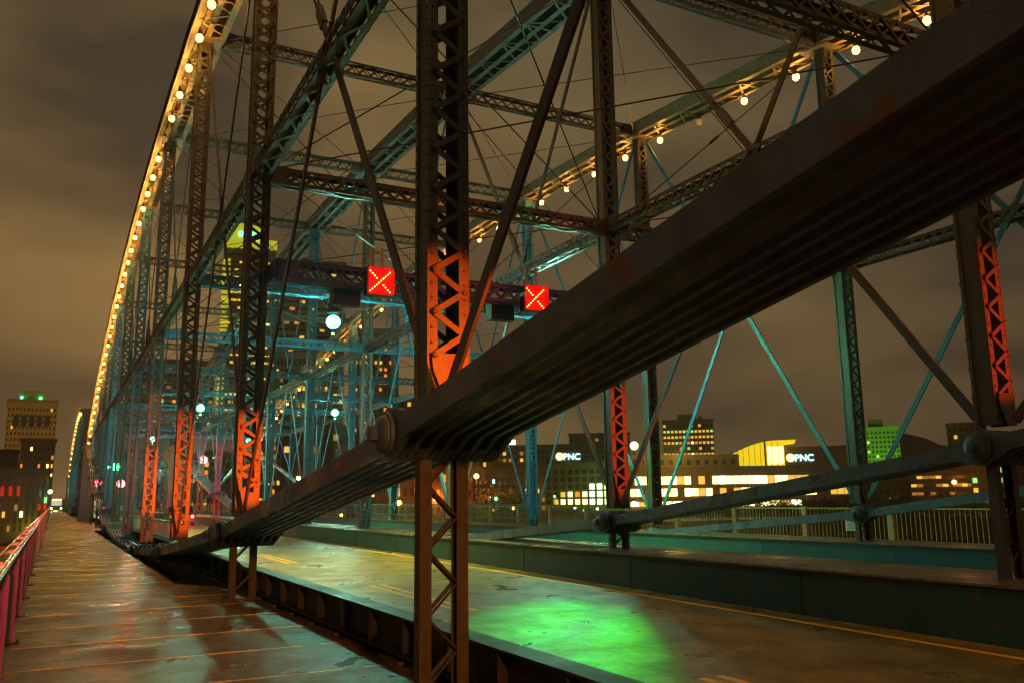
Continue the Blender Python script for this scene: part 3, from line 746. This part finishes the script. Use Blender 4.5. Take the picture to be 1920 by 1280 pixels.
def car(loc, rear, label, rz=0, colr=(.12, .12, .13)):
    T = thing('parked_car' if False else 'car', label, 'car', loc, rz); p = mat('car_paint_%d' % int(colr[0]*100), colr, .25, .4, coat=.5)
    prof = [(0, .35), (0, .85), (.15, .95), (.9, 1.0), (1.5, 1.42), (2.9, 1.45), (3.5, 1.0), (4.35, .88), (4.45, .6), (4.4, .35)]
    m = MB(); m.prism([(-.85, y, z) for y, z in prof], (1.7, 0, 0)); m.build('body', p, T)
    m = MB(); m.prism([(-.8, .80, 1.03), (-.8, 1.43, 1.40), (-.8, 1.44, 1.412), (-.8, .78, 1.04)], (1.6, 0, 0)); m.build('window', mat('car_glass', (.02, .02, .02), .05), T)
    for x in (-.65, .65):
        m = MB(); m.lathe([(0, .10), (.03, .08)], (x, -.002, .72), (0, -1, 0), 10); m.build('tail_light' if rear else 'headlight', REDL if rear else WHTL, T)
        for y in (.85, 3.5):
            m = MB(); m.lathe([(-.1, .24), (-.1, .32), (.1, .32), (.1, .24)], (x*1.22, y, .32), (1, 0, 0), 14); m.build('wheel', DARKM, T)
car((8.0, 64, -.1), True, 'dark car driving away with red tail lights on the near roadway')
car((13.0, 104, -.1), True, 'dark car driving away on the far roadway beyond the portal', colr=(.3, .3, .3))
car((3.9, 222, -.15), False, 'small oncoming car with headlights beside the oncoming bus', colr=(.2, .1, .1))

# ---------------------------------------------------------------- river, ground, far bank
m = MB(); m.box(-700, 1100, -60, 205, -14.6, -14.5); structure('river', m, WATER)
m = MB(); m.v = [(-2500, 204, -6), (3500, 204, -6), (3500, 3500, -6), (-2500, 3500, -6), (-2500, 204, -15), (3500, 204, -15)]; m.f = [(0, 1, 2, 3), (4, 5, 1, 0)]; structure('ground', m, GROUND)
m = MB(); m.box(-1.5, 22, 204, 330, -3, -.12); structure('street', m, ROAD)
def azp(az, d, z=0): a = R(az); return Vector((math.sin(a)*d, math.cos(a)*d, z))
def elz(el, d): return EYE + math.tan(R(el))*d
# ---------------------------------------------------------------- buildings
BW = {}
def wallm(c):
    k = 'facade_%02d_%02d_%02d' % tuple(int(x*100) for x in c)
    return mat(k, c, .8, 0, tuple(x*.7 for x in c), .12)
WCOL = {'y': ((1, .58, .08), 1.0), 'w': ((1, .86, .34), 2.6), 'o': ((1, .28, .03), 1.1), 'g': ((.35, 1, .25), 1.1), 'W': ((.72, 1, .42), 5), 'd': ((1, .5, .08), .32), 'r': ((1, .01, .01), .6), 'b': ((.1, .25, 1), 1.6), 'c': ((.4, 1, .8), 2)}
def wmat(k):
    c, e_ = WCOL[k]; return mat('lit_window_' + {'y': 'yellow', 'w': 'white', 'o': 'orange', 'g': 'green', 'W': 'bright', 'd': 'dim', 'r': 'red', 'b': 'blue', 'c': 'cyan'}[k], tuple(.3*x for x in c), .5, emit=c, es=e_)
GLASS = mat('dark_window_glass', (.03, .032, .035), .15)
def unit_win(k):
    def f():
        m = MB(); m.box(-.5, .5, -.06, .02, 0, 1); return m.mesh('window', GLASS if k == '-' else wmat(k))
    return cached(('win', k), f)
def building(name, label, az0, az1, D, el_top, z0=-6, depth=None, wall=(.2, .17, .14), rows=8, cols=8, lit='y', prob=.3, ww=.55, wh=.5, base=3.0, topm=1.0, D1=None, side=True, seed=None, dark=True, roof='flat', pil=0, palette=None, ofs=0, cap=98):
    rnd = random.Random(seed if seed is not None else int(D + az0*10)); D1 = D1 or D
    a, b = azp(az0, D), azp(az1, D1); w = (b - a).length; cx = (a + b)/2; ang = math.atan2(b.y - a.y, b.x - a.x)
    Dm = (D + D1)/2; zt = elz(el_top, Dm); dp = depth or min(w, 40)
    T = thing(name, label, 'building', (cx.x, cx.y, z0), ang)
    wm = wallm(wall); H = zt - z0
    m = MB(); m.box(-w/2, w/2, 0, dp, 0, H); m.build('wall', wm, T)
    m = MB(); m.box(-w/2 - .4, w/2 + .4, -.4, dp + .4, H + .002, H + .9)
    rf = m.build('roof', wm, T)
    if roof == 'mech':
        for q in ((-w*.2, w*.15, dp*.2, dp*.6, H + .902, H + 4.5), (w*.2, w*.3, dp*.2, dp*.5, H + .902, H + 3)): m = MB(); m.box(*q); m.build('plant_room', wm, rf)
    m = MB(); m.box(-w/2 - .15, w/2 + .15, -.15, -.01, base - .6, base - .2); m.build('cornice', wm, T)
    if pil:
        m = MB()
        for i in range(cols + 1): x = -w/2 + w*i/cols; m.box(x - pil/2, x + pil/2, -.45, -.001, 0, H - .01)
        m.build('pilasters', wm, T)['kind'] = 'stuff'
    cw = w/cols; ch = (H - base - topm)/rows; cells = []
    for r in range(rows):
        for c in range(cols): cells.append((0, -w/2 + cw*(c + .5), base + ch*(r + .25), cw*ww, ch*wh))
    if side:
        nc = max(2, int(dp/cw)); sw = dp/nc
        for r in range(rows):
            for c in range(nc): cells.append((1, sw*(c + .5), base + ch*(r + .25), sw*ww, ch*wh))
    L = []; Dk = []
    rowp = [rnd.random() for _ in range(rows)]
    for i, cel in enumerate(cells):
        pr = prob * (1.7 if rowp[int((cel[2]-base)/ch) % rows] > .6 else .6)
        (L if rnd.random() < pr else Dk).append(cel)
    pal = palette or lit
    rnd.shuffle(L)
    def place(cel, k, par):
        f, x, z, w_, h_ = cel
        o = put('window', unit_win(k), par, (x, -.02, z) if f == 0 else (-w/2 - .02, x, z), 0 if f == 0 else -math.pi/2, (w_, 1, h_)); return o
    for cel in L[:cap]: place(cel, rnd.choice(pal), T)
    def mass(cs, k, nm):
        m = MB()
        for f, x, z, w_, h_ in cs:
            if f == 0: m.box(x - w_/2, x + w_/2, -.08, .01, z, z + h_)
            else: m.box(-w/2 - .08, -w/2 + .01, x - w_/2, x + w_/2, z, z + h_)
        if cs: m.build(nm, GLASS if k == '-' else wmat(k), T)['kind'] = 'stuff'
    mass(L[cap:], pal[0], 'more_windows')
    if dark: mass(Dk, '-', 'dark_windows')
    return T, w, H, dp
PALM = 'yydodddddogd'
# left of the bridge
tT, tw, tH, td = building('tower_block', 'tall pale floodlit tower with cornice and green roof lights at far left', -2.68, -.12, 420, 5.72, z0=-4, wall=(.42, .30, .13), rows=17, cols=13, prob=.05, ww=.45, wh=.5, palette='yyw', side=False)
m = MB(); m.box(-tw*.52, tw*.52, -1.0, td, tH + .9, tH + 2.0); m.box(-tw*.27, tw*.2, 3, 12, tH + 2.0, tH + 6.2); m.build('penthouse', wallm((.3, .22, .12)), tT)
m = MB(); [m.box(x - 1.0, x + 1.0, -.1, -.03, tH*.80, tH*.90) for x in [(-2 + k)*2.9 for k in range(5)]]; m.build('arched_bays', GLASS, tT)
for x in (-tw*.24, tw*.14):
    m = MB(); m.sphere((x, 2, tH + 3), .55, 8, 6); m.build('roof_light', GRNL, tT)
o = light('tower_floodlight', 'SPOT', azp(-1.3, 330, 4), (1, .55, .12), 90000, azp(-1.4, 420, 36), 1, 24, .7)
building('brick_building', 'dark brown brick building in front of the pale tower', -1.84, -.07, 300, 3.6, z0=-4, wall=(.20, .11, .07), rows=8, cols=8, prob=.32, ww=.45, wh=.45, palette='yodwo', side=False)
building('low_building', 'low dark building left of the brown brick one', -4.2, -1.92, 312, 2.95, z0=-4, wall=(.10, .085, .05), rows=6, cols=9, prob=.1, palette='yw', side=False)
sT, sw_, sH, sd = building('office_building', 'striped office building with tall pale piers and dark window strips behind the handrail', -4.6, -.21, 232, 1.78, z0=-6.5, wall=(.20, .15, .11), rows=8, cols=15, prob=.04, ww=.5, wh=.86, base=1.6, palette='ydwgr', side=False, pil=.0, seed=5)
for i, x in enumerate((-1.5, .1, 1.7)):
    m = MB(); m.box(x*1.0 - .32 + .9, x*1.0 + .32 + .9, -.12, -.03, sH*.66, sH*.80); m.build('window', wmat('r'), sT)
light('office_green_uplight', 'POINT', azp(-.75, 229.5, -3.8), (.75, 1, .08), 260, size=.3)
light('office_yellow_uplight', 'POINT', azp(-1.15, 229.5, -3.8), (1, .8, .1), 140, size=.3)
# downtown behind the trusses
building('city_building', 'brown block with scattered lights seen between the near posts', 3.6, 8.6, 340, 8.6, wall=(.24, .17, .10), rows=22, cols=14, prob=.24, palette=PALM, seed=2, side=False)
building('city_building', 'lower brown block with orange rooms right of the portal column', 6.2, 11.0, 285, 5.2, wall=(.22, .15, .09), rows=12, cols=12, prob=.3, palette='yoodgr', seed=6, side=False)
oT, ow, oH, od = building('skyscraper', 'tall tower with glowing yellow-green crown and cyan rooftop sign', 8.8, 12.1, 440, 16.4, wall=(.2, .17, .09), rows=34, cols=10, prob=.5, ww=.9, wh=.28, palette='yywd', seed=9)
YG = mat('lit_crown_panel', (.5, .5, .1), .6, emit=(.62, .60, .02), es=.7)
m = MB(); m.prism([(-ow/2, -.6, oH + 1), (ow*.35, -.6, oH + 1), (ow*.3, -.6, oH + 7), (-ow*.3, -.6, oH + 10)], (0, od, 0)); m.box(-ow/2 - .3, ow/2 + .3, -.9, -.65, oH - 4, oH + .9); m.build('crown', YG, oT)
m = MB()
for k in range(42): m.box(-ow/2 - .3, -ow/2 + 3.4, -.5, -.1, oH*.2 + k*2.4, oH*.2 + k*2.4 + 1.5)
m.build('lit_edge', YG, oT)['kind'] = 'stuff'
m = MB()
for k, a in enumerate((-5, -2.5, .5, 3, 5.5)): m.box(a - .9, a + .9, -1.4, -1.1, oH + 2 + (k % 2), oH + 4.5)
m.build('rooftop_sign', mat('cyan_sign_light', (.3, .9, .8), .5, emit=(.15, 1, .7), es=3), oT)
building('skyscraper', 'broad dark tower with horizontal bands of lit floors behind the pendant lamp', 12.1, 16.7, 500, 15.3, wall=(.25, .19, .10), rows=34, cols=14, prob=.26, ww=.96, wh=.36, palette='ydddodd', seed=11, roof='mech')
building('city_building', 'mid-height block under the banded tower', 12.3, 15.7, 330, 9.2, wall=(.2, .16, .08), rows=18, cols=12, prob=.30, palette='yddddog', seed=13)
building('skyscraper', 'slim tower with orange rooms left of the tall laced post', 17.0, 19.9, 390, 11.0, wall=(.15, .10, .07), rows=26, cols=9, prob=.36, palette='oyyo', seed=14)
building('city_building', 'brown block with yellow rooms just behind the red brick houses', 19.6, 23.6, 330, 6.6, wall=(.16, .10, .07), rows=13, cols=10, prob=.24, palette='oyyd', seed=15)
building('city_building', 'dark block with a single column of white stair windows', 12.9, 17.2, 262, 4.6, wall=(.13, .05, .035), rows=7, cols=7, prob=.10, palette='dy', seed=16)
m = MB()
sp_ = thing('wall_light', 'column of three bright green-white stair windows on the dark block', 'light', azp(14.0, 261))
for z in (1.5, 5.0, 8.5): m.box(-.7, .7, -.4, -.1, z - 2, z)
m.build('pane', wmat('W'), sp_)
building('brick_house', 'red-brown brick row lit orange behind the far railing, left of the hanging leg', 16.4, 21.4, 235, 3.3, wall=(.28, .12, .06), rows=4, cols=12, prob=.14, palette='yow', seed=17, ww=.4, side=False)
building('brick_house', 'brick building lit orange between the hanging legs', 21.5, 25.2, 240, 3.0, wall=(.30, .13, .06), rows=4, cols=9, prob=.16, palette='yo', seed=18, ww=.42, side=False)
building('city_building', 'grey stone block with few lights right of the hanging legs', 24.4, 27.0, 300, 4.3, wall=(.16, .13, .10), rows=9, cols=9, prob=.08, palette='yc', seed=19)
lT, lw, lH, ld = building('city_building', 'block with green-lit top floors and a white-green roof sign', 25.6, 29.0, 330, 3.25, wall=(.17, .16, .09), rows=9, cols=9, prob=.3, palette='yd', seed=20)
m = MB(); m.box(-lw*.1, lw*.22, -.6, -.2, lH + 1.2, lH + 2.9); m.lathe([(0, 1.2), (.4, 1.2)], (-lw*.05, -.2, lH + 2.4), (0, -1, 0), 14); m.build('roof_sign', wmat('W'), lT)
building('city_building', 'dark garage-like block beside the left of the bank building', 26.8, 30.0, 275, 2.0, wall=(.13, .09, .06), rows=5, cols=9, prob=.12, palette='ydc', seed=21, side=False)
building('city_building', 'brown stepped block behind the bank sign', 31.6, 35.6, 400, 4.0, wall=(.16, .10, .06), rows=12, cols=12, prob=.02, palette='d', seed=22)
building('city_building', 'dark roofline block left of the bank sign', 29.4, 31.8, 380, 3.3, wall=(.12, .08, .05), rows=9, cols=8, prob=.05, palette='d', seed=23)
# bank operations building
PZ = -3.2
bT, bw, bH, bd = building('bank_building', 'corner of the long bank building with bright green-white windows and the left PNC sign', 30.0, 35.3, 318, 2.05, z0=PZ, D1=300, wall=(.26, .19, .10), rows=5, cols=11, prob=.02, ww=.7, wh=.62, base=1.6, topm=1.2, palette='y', side=False, pil=.9, seed=30)
def bw_(x, r, k):
    ch = (bH - 2.8)/5; cw = bw/11; put('window', unit_win(k), bT, (-bw/2 + cw*(x + .5), -.12, 1.6 + ch*(r + .22)), 0, (cw*.8, 1, ch*.68))
for r in range(3):
    for x in (6, 7, 8): bw_(x, r + 0, 'W')
for x, k in ((1, 'y'), (2, 'w'), (3, 'w'), (4, 'w'), (5, 'w'), (9, 'y'), (10, 'w')): bw_(x, 0, k)
for x, k in ((2, 'y'), (3, 'w'), (4, 'o'), (5, 'w'), (9, 'y'), (10, 'y')): bw_(x, 1, k)
light('bank_window_glow', 'POINT', azp(33.4, 292, 4), (.3, 1, .2), 2500, size=.5)
rT, rw, rH, rd = building('bank_building', 'long right wing of the bank building with bands of bright yellow-white windows', 35.35, 49.8, 302, 1.62, z0=PZ, D1=330, wall=(.26, .14, .07), rows=1, cols=2, prob=0, dark=False, base=3, side=False, seed=31)
rnd = random.Random(4); rows = ((.06, .20, 'W', .92), (.33, .52, 'w', .8), (.62, .82, 'w', .75))
for z0_, z1_, k0, pr in rows:
    n = 22 if k0 == 'W' else 34; cw = rw/n
    for i in range(n):
        if rnd.random() > pr or (k0 == 'W' and i > 15): continue
        k = rnd.choice('W' + k0 + 'wyw') if i < n*.75 else rnd.choice('wyydg')
        put('window', unit_win(k), rT, (-rw/2 + cw*(i + .5), -.12, rH*z0_), 0, (cw*.9, 1, rH*(z1_ - z0_)))
m = MB(); m.box(-rw/2, rw/2, -1.4, -.15, rH*.22, rH*.30); m.box(-rw/2, rw/2, -1.2, -.15, rH*.54, rH*.60); m.build('brick_band', wallm((.34, .12, .05)), rT)
m = MB(); m.box(-rw/2 + .5, -rw*.03, -.5, 12, rH + .9, rH + 5.0); m.build('upper_storey', wallm((.36, .26, .10)), rT)
m = MB()
for i in range(12): x = -rw/2 + 2 + i*(rw*.45/12); m.box(x, x + 1.4, -.62, -.5, rH + 1.4, rH + 3.2)
m.build('upper_window', GLASS, rT)['kind'] = 'stuff'
light('bank_roof_wash', 'POINT', azp(38.5, 288, 14), (1, .7, .1), 5200, size=1)
# glowing barrel roof hall
ax0, ax1, DA = 40.9, 46.0, 322
hT = thing('glass_hall', 'glowing yellow curved-roof hall on top of the bank building', 'building', azp((ax0 + ax1)/2, DA, PZ + rH + .9), -R((ax0 + ax1)/2)*1.0)
hw_ = DA*math.tan(R((ax1 - ax0)/2)); pts = [(-hw_, 0, 0)]
for i in range(13): t = i/12; pts.append((-hw_ + hw_*1.55*t, 0, .8 + 8.2*math.sin(t*math.pi/2)))
pts += [(hw_*1.0, 0, 9.1), (hw_*1.0, 0, 8.3), (hw_*.72, 0, 8.0), (hw_*.72, 0, 0)]
m = MB(); m.prism(pts, (0, 14, 0)); m.build('shell', mat('lit_hall_glass', (.5, .45, .1), .5, emit=(1, .68, .01), es=.95), hT)
m = MB()
for i in range(9): x = -hw_*.55 + i*hw_*.14; m.box(x - .08, x + .08, -.25, -.02, 0, 6.4 if i < 3 else 8.2)
m.box(hw_*.24, hw_*.28, -.4, -.02, 0, 9.2); m.build('mullions', mat('hall_mullion', (.1, .07, .02), .6), hT)
for i in range(6):
    m = MB(); x = hw_*(.32 + .065*i); m.box(x, x + hw_*.05, -.2, -.03, .5 + .5*(i % 2), 6.8); m.build('pane', wmat('w'), hT)
building('bank_building', 'dark upper block right of the glowing curved hall, carrying the right PNC sign', 45.6, 49.4, 330, 2.75, z0=PZ + 12, wall=(.2, .12, .06), rows=2, cols=5, prob=0, dark=False, side=False, seed=33)
# writing
def sign_text(txt, az, el, D, size, label):
    T = thing('bank_sign', label, 'sign', azp(az, D, elz(el, D)), -R(az)*.92)
    c = bpy.data.curves.new('letters', 'FONT'); c.body = txt; c.size = size; c.extrude = .15; c.align_x = 'CENTER'; c.offset = size*.018
    o = bpy.data.objects.new('letters', c); COL.objects.link(o)
    dg = bpy.context.evaluated_depsgraph_get(); me = bpy.data.meshes.new_from_object(o.evaluated_get(dg)); bpy.data.objects.remove(o)
    me.materials.clear(); me.materials.append(mat('sign_cyan_white', (.6, .9, .9), .5, emit=(.42, .95, 1), es=2.6))
    put('letters', me, T, (0, -.5, 0)).rotation_euler = (math.pi/2, 0, 0)
    m = MB(); m.lathe([(0, size*.44), (.3, size*.44)], (-size*1.42, -.4, size*.36), (0, -1, 0), 20); m.build('round_emblem', mat('emblem_cream', (.9, .8, .6), .5, emit=(1, .72, .34), es=2.6), T)
    m = MB(); m.bar((-size*1.42 - size*.1, -.72, size*.2), (-size*1.42 + size*.22, -.72, size*.5), size*.09, .02, (0, 1, 0)); m.bar((-size*1.42 - size*.2, -.72, size*.42), (-size*1.42 + size*.05, -.72, size*.66), size*.05, .02, (0, 1, 0)); m.build('emblem_mark', mat('emblem_orange', (.6, .2, .03), .5, emit=(1, .30, .02), es=1.2), T)
    m = MB(); m.box(-size*2, size*1.2, -.1, .1, -size*.25, size*1.0); m.build('backing', wallm((.1, .07, .05)), T)
sign_text('PNC', 31.75, 2.42, 312, 3.1, 'left lit PNC sign with round emblem on the corner roof')
sign_text('PNC', 46.45, 2.02, 325, 3.3, 'right lit PNC sign with round emblem right of the glowing hall')
# beyond
building('apartment_tower', 'wide dark apartment tower speckled with coloured lit rooms', 37.75, 41.0, 520, 4.75, wall=(.12, .09, .06), rows=14, cols=13, prob=.6, ww=.62, wh=.42, palette='yyyyoywgo', seed=41, roof='mech', side=False)
building('apartment_tower', 'slim pale tower with red and blue lights at far right', 54.6, 56.7, 560, 3.9, wall=(.22, .17, .10), rows=10, cols=7, prob=.18, palette='rybo', seed=42, side=False)
gT, gw, gH, gd = building('floodlit_building', 'stepped building washed in green light on the hillside', 49.9, 52.0, 480, 3.85, z0=6, wall=(.34, .36, .2), rows=10, cols=9, prob=.1, palette='g', seed=43, side=False)
m = MB(); m.box(-gw*.3, gw*.1, 2, 10, gH + .9, gH + 5); m.build('penthouse', wallm((.1, .1, .07)), gT)
light('green_floodlight', 'SPOT', azp(51.0, 440, 8), (.25, 1, .04), 60000, azp(51.0, 480, 24), 1, 50, .7)
building('parking_garage', 'open-sided parking garage with rows of pale lights at right', 52.4, 57.8, 262, 1.35, z0=-5, wall=(.16, .13, .10), rows=4, cols=16, prob=.4, ww=.9, wh=.35, palette='ddyd', seed=44, side=False)
building('glass_building', 'small building with green-lit windows beside the garage', 55.6, 57.3, 255, 1.7, z0=-5, wall=(.15, .18, .08), rows=4, cols=4, prob=.7, palette='gyg', seed=45, side=False)
building('city_building', 'low dark building between the bank wing and the garage', 49.4, 52.8, 318, 1.5, z0=-5, wall=(.16, .08, .05), rows=4, cols=9, prob=.14, palette='ywo', seed=46, side=False)
for i in range(8):
    az = 58.5 + i*2.4; building('city_building', f'dim city block outside the right edge of the picture, {ORD[i]} outwards', az, az + 2.1, 330 + 20*(i % 3), 1.4 + (i*7 % 5)*.3, wall=(.14, .10, .07), rows=5, cols=6, prob=.2, palette='ydo', seed=50 + i, side=False)
# bright roof lamps near the bank
def dot(name, label, u, v, D, k, r=.9, cat='light'):
    d = ray(u, v).normalized(); d = d*(D/math.hypot(d.x, d.y)); T = thing(name, label, cat, (d.x, d.y, EYE + d.z))
    m = MB(); m.sphere((0, 0, 0), r, 8, 5); m.build('glass', k, T); m = MB(); m.box(-.15, .15, .0, .5, -r*2.4, -r*.9); m.build('bracket', DARKM, T)
dot('roof_light', 'bright green-white lamp on the roof above the bank wing', 1189, 835, 330, wmat('W'), 1.6)
# hills
def hill(name, pts, D, dep, m_):
    mb = MB(); n = len(pts); P = []
    for az, el in pts: P.append(azp(az, D, elz(el, D)))
    Q = [azp(az, D + dep, elz(el*.55, D)) for az, el in pts]; B = [azp(az, D - dep*.6, -6) for az, el in pts]
    mb.v = [tuple(p) for p in B + P + Q]
    for i in range(n - 1): mb.f += [(i, i+1, n+i+1, n+i), (n+i, n+i+1, 2*n+i+1, 2*n+i)]
    structure(name, mb, m_)
HILL = mat('dark_wooded_hill', (.04, .035, .02), .9, 0, (.07, .05, .03), .02)
rnd = random.Random(8)
hp = [(35 + i*.8, 1.6 + 1.7*math.exp(-((35 + i*.8 - 52)/5.5)**2) + .5*math.exp(-((35 + i*.8 - 44.5)/1.6)**2) + .35*math.sin(i*.7) + .12*rnd.random()) for i in range(60)]
hill('hillside', hp, 800, 300, HILL)
hill('hills', [(-12 + i*1.6, .5 + .3*math.sin(i*.5)) for i in range(34)], 1400, 500, HILL)

# ---------------------------------------------------------------- trees
def tree(label, loc, h, r, leafm, seed, cat='tree', group=None):
    rn = random.Random(seed); T = thing('tree', label, cat, loc, group=group)
    m = MB(); m.tube((0, 0, 0), (.1, 0, h*.5), h*.035, 7, h*.022)
    limbs = []
    for k in range(6):
        a = rn.random()*6.28; e1 = Vector((math.cos(a)*r*.6, math.sin(a)*r*.6, h*(.62 + .25*rn.random()))); m.tube((.1, 0, h*(.35 + .1*rn.random())), e1, h*.018, 5, h*.006); limbs.append(e1)
    m.build('trunk', mat('bark', (.09, .06, .04), .9), T)
    m = MB(); cl = []
    for k in range(26):
        a = rn.random()*6.28; q = rn.random()**.5*r; cl.append((Vector((math.cos(a)*q, math.sin(a)*q, h*(.42 + .5*rn.random()*(1 - .4*q/r)))), r*(.22 + .2*rn.random())))
    for c, cr in cl:
        for k in range(46):
            d = Vector((rn.gauss(0, 1), rn.gauss(0, 1), rn.gauss(0, .8))).normalized()*cr*(.5 + .6*rn.random()); p = c + d
            n1 = Vector((rn.gauss(0, 1), rn.gauss(0, 1), rn.gauss(0, 1))).normalized(); n2 = n1.orthogonal().normalized(); s = r*.05*(.6 + .8*rn.random())
            b = len(m.v); m.v += [tuple(p + n1*s), tuple(p + n2*s), tuple(p - n1*s), tuple(p - n2*s)]; m.f.append((b, b+1, b+2, b+3))
    m.build('crown', leafm, T)
LEAF = mat('leaves_olive', (.09, .10, .03), .7, 0, (.05, .055, .02), .6); LEAFO = mat('leaves_autumn', (.22, .13, .03), .7, 0, (.12, .08, .02), .6)
tree('round tree lit orange by a street lamp beyond the railing', azp(26.6, 222, -6), 11, 5.2, LEAFO, 1)
tree('dark tree right of the orange-lit tree', azp(28.1, 226, -6), 11.5, 5.0, LEAF, 2)
tree('small green-lit tree low behind the railing', azp(25.6, 215, -6), 6.5, 3.4, LEAFO, 3)
TS = [(40.4, 3.6), (42.0, 3.2), (43.6, 4.0), (45.2, 3.6), (46.8, 4.4), (48.2, 4.0), (49.6, 4.6), (51.0, 4.2), (52.3, 5.0), (53.6, 4.4), (54.8, 4.8), (56.2, 4.2), (57.6, 4.6), (59.2, 4.4)]
for i, (az, r) in enumerate(TS):
    tree(f'{ORD[i]} tree from the left in the dark riverside row below the bank building', azp(az, 205 + (i % 3)*6, -6.5), 6.0 + r*.6, r, LEAFO if i % 4 == 1 else LEAF, 20 + i, group='riverside tree row')

# ---------------------------------------------------------------- street lamps in the city
def street_lamp(label, u, v, D, k, power, col, r=.55, zb=-6):
    d = ray(u, v); d = d*(D/math.hypot(d.x, d.y)); z = EYE + d.z
    T = thing('street_lamp', label, 'street lamp', (d.x, d.y, zb))
    m = MB(); m.tube((0, 0, 0), (0, 0, max(.5, z - zb - r)), .11, 6, .07); m.build('pole', DARKM, T)
    m = MB(); m.sphere((0, 0, z - zb), r, 10, 6); m.build('globe', k, T)
    if power: light('street_lamp_light', 'POINT', (d.x, d.y - 1.5, z), col, power, size=.5)
SO = (1, .30, .03)
street_lamp('orange street lamp above the orange tree', 893, 892, 226, SODL, 3800, SO, .62)
street_lamp('orange street lamp low in front of the brick row', 748, 942, 200, SODL, 3200, SO, .55)
street_lamp('orange-white street lamp left of the tall teal post', 1005, 917, 250, SODL, 1600, SO, .45)
street_lamp('orange street lamp at the foot of the bank corner', 1189, 942, 230, SODL, 1800, SO, .45)
street_lamp('orange street lamp in front of the garage at right', 1789, 903, 235, SODL, 2400, SO, .5)
street_lamp('green-white street lamp under the orange tree', 930, 934, 212, GRNL, 500, (.3, 1, .1), .4)
street_lamp('green-white street lamp at the end of the sidewalk', 94, 921, 214, wmat('W'), 500, (.6, 1, .5), .45, -.2)
street_lamp('orange street lamp over the street behind the oncoming bus', 105, 950, 255, SODL, 2500, SO, .5, -.2)
street_lamp('green street lamp left of the bank corner', 1040, 930, 235, GRNL, 300, (.3, 1, .1), .3)
street_lamp('orange street lamp left of the hanging leg', 815, 936, 240, SODL, 1500, SO, .35)
for i, (u, v) in enumerate([(1030, 953), (1078, 951), (1095, 956), (1120, 953), (962, 952), (925, 955), (690, 950), (640, 965), (672, 975)]):
    k = [wmat('y'), wmat('W'), wmat('g'), wmat('W'), SODL, wmat('y'), wmat('W'), SODL, wmat('g')][i]
    dot('bollard_light', f'{ORD[i]} tiny waterfront light seen through the far railing' , u, v, 206, k, .32)
# riverside quay wall and elevated parkway at far left
q = MB(); q.box(22, 420, 196, 204, -14.4, -5.6); o = q.build('quay_wall', mat('quay_stone', (.2, .13, .08), .8, 0, (.12, .08, .05), .2)); tag(o, 'brown stone quay wall along the far bank', 'wall')
pw = thing('elevated_road', 'orange-lit elevated parkway wall below the left handrail', 'elevated road', (0, 0, 0))
m = MB(); m.box(-60, -1.6, 96, 104, -6.2, -5.6); m.box(-60, -1.6, 96, 96.3, -5.599, -4.6); m.box(-60, -1.6, 130, 130.5, -7, -3.6); m.build('parapet', mat('parkway_concrete', (.32, .22, .15), .8, 0, (.2, .13, .09), .3), pw)
m = MB()
for i in range(14): m.box(-56 + i*4, -55.2 + i*4, 96.3, 103, -14.5, -6.21)
m.build('pillars', CONC, pw)['kind'] = 'stuff'
light('parkway_red_light', 'POINT', (-5, 90, -2.5), (1, .12, .01), 1500, size=.5)
light('parkway_red_light', 'POINT', (-12, 122, -1.5), (1, .12, .01), 2000, size=.5)


# ---------------------------------------------------------------- damp air
m = MB(); m.box(-760, 1160, -140, 1300, -16.5, 190)
hz = tag(m.build('haze', mat('haze_air', (1, 1, 1))), kind='stuff')
t = MAT['haze_air'].node_tree; t.nodes.clear()
pv = N(t, 'ShaderNodeVolumePrincipled'); pv.inputs['Color'].default_value = (.8, .78, .75, 1); pv.inputs['Density'].default_value = .0003; pv.inputs['Anisotropy'].default_value = .9
oo = N(t, 'ShaderNodeOutputMaterial'); t.links.new(pv.outputs[0], oo.inputs['Volume'])
